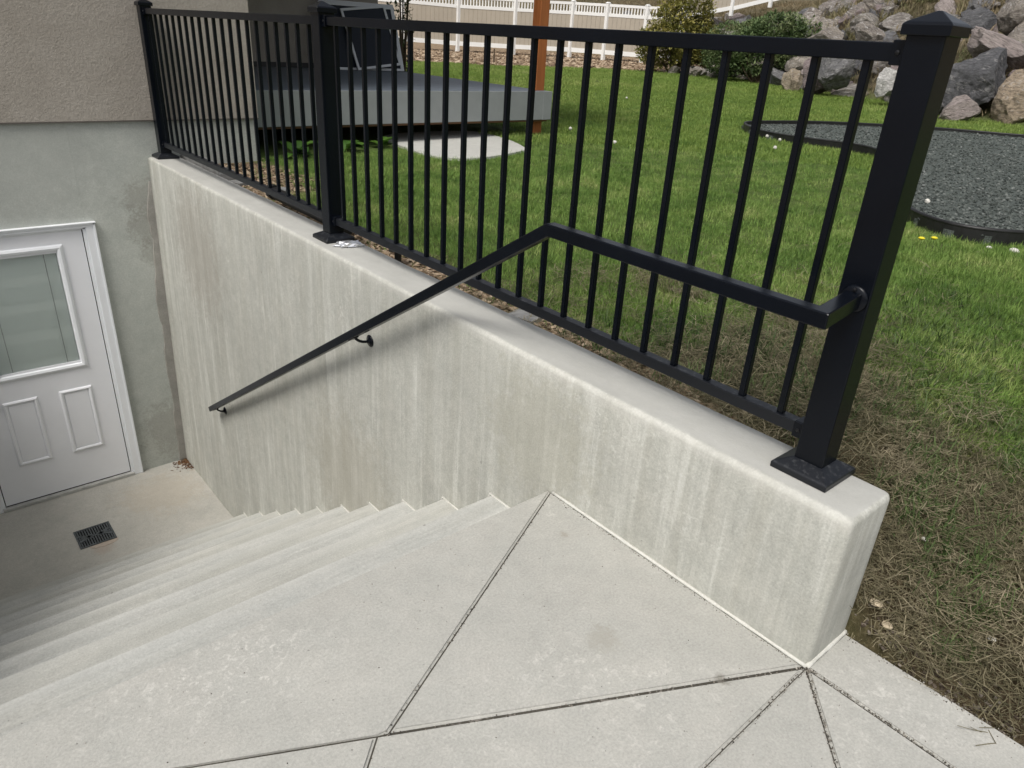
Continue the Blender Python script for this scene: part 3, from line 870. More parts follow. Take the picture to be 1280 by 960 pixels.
BED = [(6.95, 4.93), (6.55, 4.55), (6.4, 4.2), (6.38, 3.7), (6.42, 3.25), (6.3, 2.85), (5.6, 2.4), (4.6, 2.0), (3.8, 1.6), (3.47, 1.32), (3.34, 1.08), (3.40, .88), (3.6, .70), (4.1, .48), (5.2, .2), (7, -.1), (9.5, -.4), (11, .4), (10.4, 1.8), (9.9, 2.66), (9.67, 3.35), (9.0, 4.1), (8.45, 4.55), (7.7, 4.85), (7.3, 4.97)]
PAD = [(2.25, 5.98), (3.42, 5.95), (3.44, 5.4), (3.33, 5.05), (3.16, 4.64), (2.9, 4.56), (2.63, 4.48), (2.35, 4.45), (2.21, 4.49), (2.10, 4.73), (2.16, 5.2)]
def inside(poly, x, y):
    c = False; n = len(poly)
    for i in range(n):
        x1, y1 = poly[i]; x2, y2 = poly[(i+1) % n]
        if (y1 > y) != (y2 > y) and x < (x2-x1)*(y-y1)/(y2-y1)+x1: c = not c
    return c
def blocked(x, y):
    if x < .205 or (x < .86 and y > 5.1): return True
    if y < 0 and x < .2: return True
    return inside(BED, x, y) or inside(PAD, x, y) or (.8 < x < 4.1 and y > 5.75 and y < 9)
CX, CY = cam.location.x, cam.location.y
def inview(x, y, z=.4, m=.12):
    v = Vector((x, y, z))-cam.location; d = v.dot(fw)
    if d < .1: return False
    a = v.dot(r2)/d; b = v.dot(u2)/d
    return abs(a) < .713+m and -.535-m < b < .535+m

def lawn_points():
    green, far, dead, weeds = [], [], [], []
    rr = random.Random(11)
    for (x0, x1, y0, y1, dens) in ((.2, 1.8, -1.3, 1.6, 1500), (.2, 3.2, 1.6, 5.2, 620), (1.8, 4.2, -1.0, 1.6, 900), (3.2, 7.2, .4, 8, 300), (7.2, 12.9, 0, 9, 110)):
        n = int((x1-x0)*(y1-y0)*dens)
        for _ in range(n):
            x = rr.uniform(x0, x1); y = rr.uniform(y0, y1)
            if blocked(x, y): continue
            z = ground_z(x, y)
            if not inview(x, y, z): continue
            s, t = slope_s(x, y)
            if s > -.05: continue
            d = dryness(x, y)+rr.uniform(-.22, .22); mu = mulchness(x, y)
            if mu > .35 and rr.random() < .93: continue
            D = math.hypot(x-CX, y-CY)
            e = (rr.uniform(-.15, .15), rr.uniform(-.15, .15), rr.uniform(0, 6.3))
            if x < 2 and y < 1.2:
                nx_ = (ground_z(x-.02, y)-ground_z(x+.02, y))/.04; ny_ = (ground_z(x, y-.02)-ground_z(x, y+.02))/.04
                q_ = Vector((nx_, ny_, 1)).normalized().to_track_quat('Z', 'Y') @ Euler((0, 0, rr.uniform(0, 6.3))).to_quaternion()
                e = tuple(q_.to_euler())
            if d > .5:
                if rr.random() < (.92 if (x-.2)+(y+.36)*.6+.08*noise.noise((x*7, y*7, 3)) > .12 else .22):
                    dead.append((x, y, z+.010, *e, rr.uniform(.7, 1.25)))
            else:
                q = rr.uniform(.55, 1.15)*(1.05 if d < .2 else .8)
                green.append((x, y, z, *e, q*(1+.03*D)))
    # beyond
    n = 46000
    for _ in range(n):
        D = rr.uniform(7.5, 23.5); az = rr.uniform(-.1, 1.62)
        x = CX+D*math.sin(az); y = CY+D*math.cos(az)
        if blocked(x, y): continue
        s, t = slope_s(x, y)
        if s > -.02: continue
        if y > 11 and y > far_edge(x)+rr.uniform(-.15, .1): continue
        z = ground_z(x, y)
        if not inview(x, y, z): continue
        far.append((x, y, z, 0, 0, rr.uniform(0, 6.3), rr.uniform(.7, 1.2)*(.75+D*.03)))
    return green, far, dead
green, far, dead = lawn_points()
scatter('lawn_grass', green, [tuft(24, .045, .038, .0027, .85) for _ in range(6)], M_grass, 'green lawn grass growing up to the railing and the gravel bed', 'grass')
scatter('far_lawn_grass', far, [tuft(18, .11, .05, .008, .7) for _ in range(4)], M_grassfar, 'mown green lawn stretching back to the white fence and rocks', 'grass')
scatter('dead_grass', dead, [tuft(26, .05, .036, .0022, 1.2, .9) for _ in range(6)], M_straw, 'dry brown grass thatch beside the end of the wall', 'dead grass')
# coarse green clumps and loose straw by the wall end
rr = random.Random(5); cl = []; stw = []
for (cx, cy, r, n) in ((.45, 1.1, .2, 70), (.8, .95, .25, 90), (.6, .7, .2, 60), (.9, .38, .2, 60), (.50, -.14, .13, 60), (.72, -.02, .16, 60), (.95, .30, .12, 30), (1.5, .15, .2, 40), (.50, -.05, .12, 30), (1.15, -.05, .1, 22), (.42, .75, .12, 30), (1.9, .45, .3, 60), (.62, .10, .10, 30), (.85, .14, .12, 40), (1.2, .22, .16, 50), (.36, -.18, .07, 16), (1.0, -.12, .12, 30), (.55, .45, .16, 50), (.9, .7, .2, 60), (1.45, .55, .25, 70)):
    for _ in range(n):
        a = rr.uniform(0, 6.3); q = r*math.sqrt(rr.random()); x = cx+q*math.cos(a); y = cy+q*math.sin(a)
        if blocked(x, y): continue
        cl.append((x, y, ground_z(x, y), rr.uniform(-.3, .3), rr.uniform(-.3, .3), rr.uniform(0, 6.3), rr.uniform(.6, 1.3)))
scatter('green_clumps', cl, [tuft(9, .03, .075, .0042, 1.0, .5) for _ in range(4)], M_weed, 'coarse green grass clumps in the brown thatch by the wall end', 'grass')
def straw_me():
    V, F = [], []
    for k in range(6):
        L_ = random.uniform(.02, .08); az = random.uniform(0, 6.3); x = random.uniform(-.05, .05); y = random.uniform(-.05, .05); z = random.uniform(.004, .03)
        dx, dy = math.cos(az), math.sin(az); w_ = .0009; i = len(V)
        c2 = random.uniform(-.3, .3)
        for t in (0, .5, 1):
            ox, oy = dx*L_*t-dy*c2*L_*t*t, dy*L_*t+dx*c2*L_*t*t
            V.append((x+ox-dy*w_, y+oy+dx*w_, z+t*.008)); V.append((x+ox+dy*w_, y+oy-dx*w_, z+t*.008))
        F += [(i, i+1, i+3, i+2), (i+2, i+3, i+5, i+4)]
    me = bpy.data.meshes.new('straw'); me.from_pydata(V, [], F); return me
for _ in range(6000):
    x = .2+abs(rr.gauss(0, .9)); y = rr.uniform(-1.2, 1.8)
    if blocked(x, y) or not inview(x, y): continue
    if dryness(x, y) < .25 and rr.random() < .7: continue
    stw.append((x, y, ground_z(x, y)+.012, rr.uniform(-.15, .15), rr.uniform(-.15, .15), rr.uniform(0, 6.3), rr.uniform(.6, 1.2)))
scatter('loose_straw', stw, [straw_me() for _ in range(6)], M_straw, 'loose straw stalks lying over the brown thatch', 'straw')

# mulch chips
def chip_me(s=1.0, flat=.3):
    bm = bmesh.new(); bmesh.ops.create_icosphere(bm, subdivisions=1, radius=1)
    for v in bm.verts:
        v.co *= random.uniform(.6, 1.2)
        v.co.x *= s; v.co.z *= flat
    me = bpy.data.meshes.new('chip'); bm.to_mesh(me); bm.free(); return me
mch = []
for _ in range(9000):
    if rr.random() < .55: x = .2+rr.uniform(.0, .32); y = rr.uniform(.45, 5.1)
    else: x = .2+rr.uniform(0, .9); y = rr.uniform(3.6, 5.6)
    if x < .207 or (x < .84 and y > 5.1) or mulchness(x, y) < rr.uniform(.1, .6): continue
    mch.append((x, y, ground_z(x, y)+.004, rr.uniform(-.5, .5), rr.uniform(-.5, .5), rr.uniform(0, 6.3), rr.uniform(.006, .015)))
scatter('mulch_chips', mch, [chip_me(2.2, .35) for _ in range(6)], M_chip, 'tan wood mulch chips in the strip behind the concrete wall', 'mulch')
mcf = []
for _ in range(9000):
    x = rr.uniform(9, 23); y = rr.uniform(11, 25)
    if y < far_edge(x) or slope_s(x, y)[0] > 0 or not inview(x, y, .8): continue
    mcf.append((x, y, ground_z(x, y)+.01, rr.uniform(-.5, .5), rr.uniform(-.5, .5), rr.uniform(0, 6.3), rr.uniform(.03, .08)))
scatter('bark_mulch_bank', mcf, [chip_me(1.6, .5) for _ in range(5)], M_chip, 'brown stony mulch bank at the foot of the white fence', 'mulch')

# hillside dry tufts
hs = []
for _ in range(30000):
    x = rr.uniform(9, 32); y = rr.uniform(-2, 30)
    s, t = slope_s(x, y)
    if s < .1 or s > 9 or not inview(x, y, 2): continue
    if s > 3 and rr.random() < .35: continue
    hs.append((x, y, ground_z(x, y), rr.uniform(-.3, .3), rr.uniform(-.3, .3), rr.uniform(0, 6.3), rr.uniform(1.2, 3)))
M_hill = rnd_leaf('hill_dry_grass', [(.07, .08, .03), (.17, .145, .08), (.30, .235, .145), (.22, .20, .10)], .7, .2, posmix=.6)
scatter('hillside_grass', hs, [tuft(18, .10, .085, .007, 1.0, .3) for _ in range(4)], M_hill, 'dry tan grass covering the hillside above the boulders', 'grass')

wd_ = []
for _ in range(9000):
    x = rr.uniform(11, 24); y = rr.uniform(-1, 18); s_, t_ = slope_s(x, y)
    if not -.15 < s_ < 3.2 or noise.noise((x*.9, y*.9, 5)) < .0 or not inview(x, y, 1.5): continue
    wd_.append((x, y, ground_z(x, y)+rr.uniform(0, .12), rr.uniform(-.4, .4), rr.uniform(-.4, .4), rr.uniform(0, 6.3), rr.uniform(1.5, 3.4)))
scatter('rock_wall_weeds', wd_, [tuft(22, .07, .10, .006, .9, .3) for _ in range(4)], rnd_leaf('scrub_blade', [(.06, .08, .03), (.13, .14, .06), (.24, .21, .11), (.33, .27, .17)], 1.5, .2), 'scrubby olive and tan weeds growing between the boulders', 'weeds')
# ------------------------------------------------------------------ gravel bed with edging
bed = empty('gravel_bed', (6, 2.3, .42), 'dark grey gravel bed inside curved black plastic edging', 'gravel bed')
bm = bmesh.new(); 
cen = []
vs = [bm.verts.new((x, y, lawn_z(x, y)+.05)) for x, y in BED]
lo = [bm.verts.new((x, y, lawn_z(x, y)-.06)) for x, y in BED]
bm.faces.new(vs); bm.faces.new(lo[::-1])
for i in range(len(vs)): bm.faces.new((lo[i], lo[(i+1) % len(vs)], vs[(i+1) % len(vs)], vs[i]))
bmesh.ops.triangulate(bm, faces=[f for f in bm.faces if len(f.verts) > 4])
bm_obj('gravel_fill', bm, M_gravelbase, bed)
# smooth the outline for the edging
def chaikin(P, it=2):
    for _ in range(it):
        Q = []
        for i in range(len(P)):
            a, b = P[i], P[(i+1) % len(P)]
            Q += [(a[0]*.75+b[0]*.25, a[1]*.75+b[1]*.25), (a[0]*.25+b[0]*.75, a[1]*.25+b[1]*.75)]
        P = Q
    return P
EP = chaikin(BED)
bm = bmesh.new(); n = len(EP); a_, b_, c_, d_ = [], [], [], []
for i in range(n):
    x, y = EP[i]; x0, y0_ = EP[i-1]; x1, y1_ = EP[(i+1) % n]
    t = Vector((x1-x0, y1_-y0_)).normalized(); nx, ny = t.y, -t.x
    zz = lawn_z(x, y)+.012*noise.noise((x*1.1, y*1.1, 8)); ht = .082
    a_.append(bm.verts.new((x+nx*.012, y+ny*.012, zz-.06))); b_.append(bm.verts.new((x+nx*.010, y+ny*.010, zz+ht)))
    c_.append(bm.verts.new((x-nx*.010, y-ny*.010, zz+ht))); d_.append(bm.verts.new((x-nx*.012, y-ny*.012, zz-.06)))
for i in range(n):
    j = (i+1) % n
    for P, Q in ((a_, b_), (b_, c_), (c_, d_)): bm.faces.new((P[i], P[j], Q[j], Q[i]))
bm_obj('edging_strip', bm, M_edging, bed)
bm = bmesh.new(); 
pts = [((b_[0].co if False else Vector((0, 0, 0)))) for _ in ()]
ring_pts = [(x, y, lawn_z(x, y)+.012*noise.noise((x*1.1, y*1.1, 8))+.082) for x, y in EP]
add_tube(bm, ring_pts+[ring_pts[0]], .014, 6); bm_obj('edging_bead', bm, M_edging, bed, smooth=True)
gp_ = []
for _ in range(52000):
    D = 4.5+rr.random()**1.7*9; az = rr.uniform(.7, 1.6); x = CX+D*math.sin(az); y = CY+D*math.cos(az)
    if not inside(BED, x, y) or not inview(x, y, .45): continue
    gp_.append((x, y, lawn_z(x, y)+.052, rr.uniform(-.8, .8), rr.uniform(-.8, .8), rr.uniform(0, 6.3), rr.uniform(.005, .011)*(1+.05*D)))
scatter('gravel', gp_, [chip_me(1.2, .55) for _ in range(6)], M_gravel, 'loose slate gravel filling the edged bed', 'gravel')
# pale stones by the edging
for i, (x, y, s_) in enumerate(((3.36, .72, .028), (3.43, .66, .022), (3.30, .83, .018))):
    bm = bmesh.new(); bmesh.ops.create_icosphere(bm, subdivisions=2, radius=s_)
    for v in bm.verts: v.co *= 1+.25*noise.noise(v.co*30); v.co.z *= .6
    o = bm_obj('pebble', bm, M_seed, smooth=False); o.location = (x, y, ground_z(x, y)+.012)
    tag(o, 'pale pebble at the foot of the black edging, ' + ('largest of the three', 'middle one of the three', 'leftmost of the three')[i], 'stone', 'pale pebbles by the edging')

# concrete pad by the deck
bm = bmesh.new(); add_prism(bm, chaikin(PAD, 1), .33, .424)
for v in bm.verts:
    if v.co.z > .4: v.co.z = lawn_z(v.co.x, v.co.y)+.02
te = [e for e in bm.edges if all(v.co.z > .4 for v in e.verts)]
bmesh.ops.bevel(bm, geom=te, offset=.012, segments=2, affect='EDGES')
o = bm_obj('concrete_pad', bm, M_pad); tag(o, 'pale concrete pad in the grass beside the grey deck', 'slab')

# ------------------------------------------------------------------ deck
deck = empty('deck', (2.5, 7, .42), 'low grey composite deck beside the house corner', 'deck')
dx0, dx1, dy0, dy1, dz_ = .855, 4.10, 5.40, 8.53, .846
yb = dy0+.0
nb = 22; bw_ = (dy1-dy0)/nb
for k in range(nb):
    box('deck_board', dx0, dx1-.026, dy0+.026+k*bw_*.992, dy0+.026+(k+1)*bw_*.992-.006, dz_-.025, dz_, M_board, deck, bevel=.003, seg=1)
box('fascia_board', dx0, dx1-.12, dy0, dy0+.022, dz_-.275, dz_-.002, M_fascia, deck, bevel=.002)
box('corner_trim', dx1-.119, dx1, dy0-.003, dy0+.024, dz_-.276, dz_-.001, M_fascia, deck, bevel=.002)
box('side_fascia', dx1-.024, dx1-.001, dy0+.025, dy1, dz_-.275, dz_-.002, M_fascia, deck, bevel=.002)
M_rim = wood('rim_joist', (.10, .05, .025), (.17, .09, .045), (1.5, 18, 18))
box('rim_joist', dx0, dx1-.03, dy0+.024, dy0+.06, dz_-.295, dz_-.03, M_rim, deck)
for k in range(8):
    box('joist', dx0+.3+k*.4, dx0+.338+k*.4, dy0+.062, dy1, dz_-.28, dz_-.03, M_rim, deck)
cover = empty('patio_cover', (4.0, 5.5, .4), 'wooden patio cover over the deck, its brown post at the deck corner', 'patio cover')
box('post', 3.955, 4.072, 5.50, 5.615, .36, 3.0, M_cedar, cover, bevel=.004)
box('beam', .86, 4.3, 5.49, 5.625, 3.002, 3.25, M_cedar, cover, bevel=.004)

# window screens leaning on the recessed wall
def screen(lab, x0, w_, h_, yb_, lean, rz=0, bar=True):
    root = empty('window_screen', (0, 0, 0), lab, 'window screen', 'window screens leaning on the wall')
    T = Matrix.Translation((x0, yb_, dz_+.004)) @ Matrix.Rotation(rz, 4, 'Y') @ Matrix.Rotation(-lean, 4, 'X')
    root.location = (x0, yb_, dz_+.004)
    def pc(nm, a, b, c, d, t0, t1, m):
        bm = bmesh.new(); add_box(bm, a, b, t0, t1, c, d, T); bm_obj(nm, bm, m, root)
    f = .028
    pc('frame_bar', 0, w_, 0, f, -.010, .010, M_alu); pc('frame_bar', 0, w_, h_-f, h_, -.010, .010, M_alu)
    pc('frame_bar', 0, f, f+.001, h_-f-.001, -.0098, .0098, M_alu); pc('frame_bar', w_-f, w_, f+.001, h_-f-.001, -.0098, .0098, M_alu)
    pc('screen_mesh', f, w_-f, f, h_-f, -.001, .001, M_screenmesh)
screen('largest white-framed window screen leaning on the shaded wall, hindmost', 3.06, 1.03, .80, 8.23, .33)
screen('middle white-framed window screen of the stack leaning on the shaded wall', 3.02, 1.02, .77, 8.18, .33)
screen('foremost white-framed window screen, leaning tilted across the others', 3.36, .62, .72, 8.12, .36, -.12)

# ------------------------------------------------------------------ plants
def leaf_quad(V, F, p, az, tilt, L, W):
    d = Vector((math.cos(az)*math.cos(tilt), math.sin(az)*math.cos(tilt), math.sin(tilt)))
    s = Vector((-math.sin(az), math.cos(az), 0)); u = s.cross(d)
    i = len(V); p = Vector(p)
    for q in (p, p+d*L*.45+s*W/2+u*W*.12, p+d*L-u*L*.08, p+d*L*.45-s*W/2+u*W*.12): V.append(tuple(q))
    F.append((i, i+1, i+2, i+3))
def shrub(name, lab, loc, blobs, n, leaf, m, cat='shrub', group=None, twigs=14):
    root = empty(name, loc, lab, cat, group)
    V, F = [], []; rg = random.Random(hash(lab) % 1000 if False else len(lab))
    bx, by, bz = loc
    for _ in range(n):
        (ox, oy, oz, rx, rz) = rg.choice(blobs)
        while True:
            a = Vector((rg.uniform(-1, 1), rg.uniform(-1, 1), rg.uniform(-1, 1)))
            if a.length <= 1 and a.length > .25: break
        a *= (a.length**-.35)
        k = 1+.22*noise.noise(a*2.3+Vector((ox, oy, oz)))+.15*noise.noise(a*6)
        p = Vector((bx+ox+a.x*rx*k, by+oy+a.y*rx*k, bz+oz+a.z*rz*k))
        if noise.noise(p*2.2) < -.28: continue
        if p.z < bz+.02: continue
        leaf_quad(V, F, p, rg.uniform(0, 6.3), rg.uniform(-.6, 1.1), leaf*rg.uniform(.6, 1.3), leaf*rg.uniform(.35, .6))
    me = bpy.data.meshes.new('foliage'); me.from_pydata(V, [], F); link('foliage', me, m, root)
    bm = bmesh.new()
    for k in range(twigs):
        (ox, oy, oz, rx, rz) = rg.choice(blobs); a = rg.uniform(0, 6.3)
        e = Vector((bx+ox+math.cos(a)*rx*.7, by+oy+math.sin(a)*rx*.7, bz+oz+rz*rg.uniform(0, .8)))
        s = Vector((bx+rg.uniform(-.08, .08), by+rg.uniform(-.08, .08), bz-.05)); md = s.lerp(e, .5)+Vector((rg.uniform(-.1, .1),)*3)
        add_tube(bm, [s, md, e], [leaf*.28, leaf*.18, leaf*.07], 5)
    bm_obj('stem', bm, M_twig, root)
    return root
def gz(x, y): return lawn_z(x, y)
shrub('shrub', 'golden green shrub at the right end of the white fence', (16.9, 13.9, .63), [(0, 0, 1.0, .95, .95), (.1, -.1, 1.75, .75, .75), (-.35, .3, .7, .7, .6), (.5, -.5, .75, .6, .55)], 17000, .115, M_gold)
shrub('shrub', 'dark green rounded shrub against the foot of the rock slope', (16.4, 10.9, .62), [(0, 0, .7, .85, .65), (.45, -.75, .75, .8, .7), (-.35, .7, .55, .6, .5), (.2, -.3, 1.15, .7, .5)], 19000, .095, M_bush)
shrub('shrub', 'small sparse shrub between the golden and the dark green ones', (17.4, 12.5, .75), [(0, 0, .7, .7, .6), (.3, -.5, .9, .55, .5)], 7000, .09, M_bush)
shrub('slender_shrub', 'thin leafy shrub rising past the shaded house corner behind the deck', (4.52, 8.95, .43), [(0, 0, .95, .17, .35), (-.05, 0, 1.45, .22, .3), (.03, 0, 1.9, .25, .35), (0, 0, .5, .12, .25)], 520, .075, M_bush, twigs=6)
def broad(lab, x, y, r, n):
    z0 = ground_z(x, y); root = empty('leafy_plant', (x, y, z0), lab, 'plant', 'leafy plants under the deck edge')
    for k in range(n):
        V, F = [], []; az = random.uniform(0, 6.3); L_ = r*random.uniform(.6, 1.1); W_ = L_*.5; t0 = random.uniform(.5, 1.2)
        d = Vector((math.cos(az), math.sin(az), 0)); s = Vector((-d.y, d.x, 0)); p = Vector((x, y, z0)); prev = None
        for j in range(6):
            t = j/5; ww = W_*math.sin(PI*min(1, t*.9+.1))*.5 if t > .25 else W_*.06
            a = t0-t*1.3
            V += [tuple(p-s*ww+Vector((0, 0, ww*.25))), tuple(p), tuple(p+s*ww+Vector((0, 0, ww*.25)))]
            p = p+(d*math.cos(a)+Vector((0, 0, math.sin(a))))*L_/5
        for j in range(5):
            i = j*3; F += [(i, i+1, i+4, i+3), (i+1, i+2, i+5, i+4)]
        me = bpy.data.meshes.new('leaf'); me.from_pydata(V, [], F); link('leaf', me, M_hosta, root, smooth=True)
broad('broad-leaved green plant at the foot of the house corner, below the deck', 1.15, 5.22, .26, 16)
broad('low green plant under the deck fascia, left of the middle post', 1.6, 5.25, .22, 14)
broad('small green plant under the deck fascia just behind the middle post', 2.0, 5.3, .17, 10)

# dandelions
def dandelion(x, y, kind, lab, grp):
    z = ground_z(x, y); r = empty('dandelion', (x, y, z), lab, 'flower', grp)
    bm = bmesh.new(); add_tube(bm, [(x, y, z), (x+.005, y, z+.03), (x+.004, y+.004, z+.055)], .0015, 5); bm_obj('stem', bm, M_weed, r)
    bm = bmesh.new()
    if kind == 'yellow':
        add_lathe(bm, [(.003, .050), (.016, .058), (.018, .062), (.010, .067), (.002, .068)], 14, Matrix.Translation((x+.004, y+.004, z)))
        bm_obj('petals', bm, M_yellow, r)
    else:
        bmesh.ops.create_icosphere(bm, subdivisions=2, radius=.017, matrix=Matrix.Translation((x+.004, y+.004, z+.066)))
        for v in bm.verts: v.co += Vector([random.uniform(-.003, .003) for _ in range(3)])
        bm_obj('seed_head', bm, M_seed, r)
dandelion(2.92, 1.06, 'yellow', 'larger yellow dandelion in front of the black edging', 'yellow dandelions')
dandelion(2.99, 1.02, 'yellow', 'smaller yellow dandelion just right of the larger one', 'yellow dandelions')
for x, y, lab in ((6.20, 4.10, 'white seed head at the left tip of the gravel bed'), (6.05, 3.85, 'white seed head second from the gravel tip'), (5.47, 3.55, 'white seed head standing alone below the gravel tip'),
                  (8.2, 7.97, 'pale seed head in the mid lawn far behind the railing'), (4.39, 5.38, 'white seed head just right of the brown deck post'), (4.04, 4.41, 'white seed head in the lawn below the deck corner'),
                  (4.07, 1.50, 'round white seed head on the near edge of the gravel')):
    dandelion(x, y, 'white', lab, 'dandelion seed heads')

# ------------------------------------------------------------------ small things on and behind the wall
bm = bmesh.new(); add_tube(bm, [(.262, 3.62, .455), (.262, 3.5, .452), (.258, 3.2, .448), (.256, 2.7, .44)], [.034, .034, .034, .034], 12)
add_tube(bm, [(.262, 3.60, .455), (.262, 3.56, .455)], [.042, .042], 12)
o = bm_obj('drain_pipe', bm, M_edging); tag(o, 'black plastic pipe lying behind the wall near the middle post', 'pipe')
lg = empty('path_light', (.272, 2.27, .36), 'black mushroom-shaped path light in the mulch behind the wall', 'path light')
bm = bmesh.new(); add_lathe(bm, [(.042, 0), (.040, .006), (.015, .014), (.004, .018)], 18, Matrix.Translation((.272, 2.27, .435))); bm_obj('hood', bm, M_edging, lg, smooth=True)
bm = bmesh.new(); add_lathe(bm, [(.012, 0), (.016, .04), (.016, .073)], 12, Matrix.Translation((.272, 2.27, .36))); bm_obj('stem', bm, M_edging, lg)
# crumpled foil
bm = bmesh.new(); bmesh.ops.create_icosphere(bm, subdivisions=3, radius=1)
for v in bm.verts:
    q = v.co.copy(); k = 1+.35*noise.noise(q*2.1)+.25*noise.noise(q*5)
    v.co = Vector((q.x*.024*k, q.y*.060*k, q.z*.018*k))
    v.co.z = max(v.co.z, -.010)
o = bm_obj('foil_wrapper', bm, M_foil); o.location = (.128, 2.455, H+.011); o.rotation_euler = (0, 0, 1.08)
tag(o, 'crumpled silver foil wrapper on the wall beside the middle post base', 'wrapper')
def flat_stone(x, y, sx, sy, rz, lab, m=M_stone, z=None, h=.02):
    bm = bmesh.new(); add_box(bm, -sx, sx, -sy, sy, -h, h)
    bmesh.ops.subdivide_edges(bm, edges=bm.edges, cuts=2)
    for v in bm.verts: v.co += Vector((noise.noise(v.co*9)*.3*sx, noise.noise(v.co*9+Vector((3, 0, 0)))*.12*sy, noise.noise(v.co*12)*.005))
    o = bm_obj('flat_stone', bm, m); o.location = (x, y, z if z is not None else ground_z(x, y)+.008); o.rotation_euler = (0, 0, rz)
    return tag(o, lab, 'stone')
flat_stone(.30, 4.78, .05, .37, 0, 'long grey stone strip behind the wall below the house corner post', z=.405, h=.03)
flat_stone(.34, 4.28, .05, .06, .3, 'small grey stone in the mulch at the end of the grey strip')
flat_stone(.33, 1.45, .04, .06, .3, 'flat grey stone in the mulch under the handrail bend')
flat_stone(.46, 3.95, .05, .05, .8, 'grey stone in the mulch behind the far panel')
# white blossom-like scrap
bm = bmesh.new()
for k in range(5):
    bmesh.ops.create_icosphere(bm, subdivisions=1, radius=.008, matrix=Matrix.Translation((random.uniform(-.018, .018), random.uniform(-.01, .01), random.uniform(0, .006))))
o = bm_obj('white_scrap', bm, M_seed); o.location = (.30, .335, ground_z(.30, .335)+.05); tag(o, 'small white scrap in the grass behind the wall near the end post', 'scrap')
# leaf debris at the landing corner
deb = []
for _ in range(160):
    a = abs(rr.gauss(0, .06)); b = abs(rr.gauss(0, .07))
    deb.append((-.015-a, YH-.02-b, DZ+.004, rr.uniform(-.5, .5), rr.uniform(-.5, .5), rr.uniform(0, 6.3), rr.uniform(.003, .008)))
M_deb = rnd_leaf('rusty_debris', [(.05, .025, .012), (.12, .06, .03), (.20, .11, .05)], 5, 0, .9, .2)
scatter('leaf_debris', deb, [chip_me(1.8, .3) for _ in range(4)], M_deb, 'rust brown leaf crumbs in the corner of the landing', 'debris')
# grit fallen beside the patio edge
gr_ = []
for _ in range(700):
    y = -rr.uniform(0, 1.2); x = .195+abs(rr.gauss(0, .05))
    gr_.append((x, y, ground_z(max(x, .2), y)+.002, rr.uniform(-.5, .5), rr.uniform(-.5, .5), rr.uniform(0, 6.3), rr.uniform(.002, .007)))
scatter('soil_crumbs', gr_, [chip_me(1.2, .6) for _ in range(4)], rnd_leaf('soil_crumb', [(.03, .022, .015), (.09, .07, .05), (.22, .19, .16)], 5, 0, .95, .2), 'soil crumbs along the edge of the patio slab', 'soil')
# grit in the cut joints and over the patio
jg = []
for (ax, ay, bx, by, n_, w_) in ((0, 0, -.60, -.56, 420, .0035), (0, 0, 0, -.6, 420, .0035), (0, 0, -.9, .455, 160, .0025), (0, .9, -.9, .455, 130, .002), (0, 0, -.6, -.015, 160, .003)):
    for _ in range(n_):
        t = rr.random()**1.3; jg.append((ax+(bx-ax)*t+rr.gauss(0, w_), ay+(by-ay)*t+rr.gauss(0, w_), rr.uniform(-.004, .0005), rr.uniform(-1, 1), rr.uniform(-1, 1), rr.uniform(0, 6), rr.uniform(.0008, .0024)))
for _ in range(420):
    x, y = rr.uniform(-1.9, .18), rr.uniform(-.6, .9)
    if x > -.004 and y > 0: continue
    jg.append((x, y, .0005, rr.uniform(-1, 1), rr.uniform(-1, 1), rr.uniform(0, 6), rr.uniform(.0005, .0017)))
for _ in range(500):
    if rr.random() < .6: x, y = .19-abs(rr.gauss(0, .012)), -rr.random()*.8
    else: x, y = -.008-abs(rr.gauss(0, .006)), rr.random()*.9
    jg.append((x, y, .0005, rr.uniform(-1, 1), rr.uniform(-1, 1), rr.uniform(0, 6), rr.uniform(.0007, .0022)))
scatter('joint_crumbs', jg, [chip_me(1.2, .7) for _ in range(4)], rnd_leaf('grit', [(.03, .027, .022), (.09, .08, .065), (.22, .2, .17), (.45, .43, .38)], 9, 0, .95, .2), 'dark grit and crumbs in the patio joints', 'grit')
# pale pebbles and leaves on the brown thatch
for i, (x, y, s_, lab) in enumerate(((.235, -.075, .014, 'pale curled leaf on the soil just right of the wall end'), (.255, -.03, .016, 'pale dry leaf behind the wall end corner'),
                                   (.40, -.26, .010, 'small pale pebble in the brown soil right of the patio edge'), (.52, -.02, .010, 'pale pebble in the thatch beyond the wall end'))):
    bm = bmesh.new(); bmesh.ops.create_icosphere(bm, subdivisions=2, radius=s_)
    for v in bm.verts: v.co *= 1+.4*noise.noise(v.co*60); v.co.z *= .4
    leafy = 'leaf' in lab
    o = bm_obj('dry_leaf' if leafy else 'pebble', bm, M_seed if not leafy else simple('pale_dry_leaf', (.5, .42, .3), .8, .2)); o.location = (x, y, ground_z(x, y)+.02)
    tag(o, lab, 'leaf' if leafy else 'pebble')

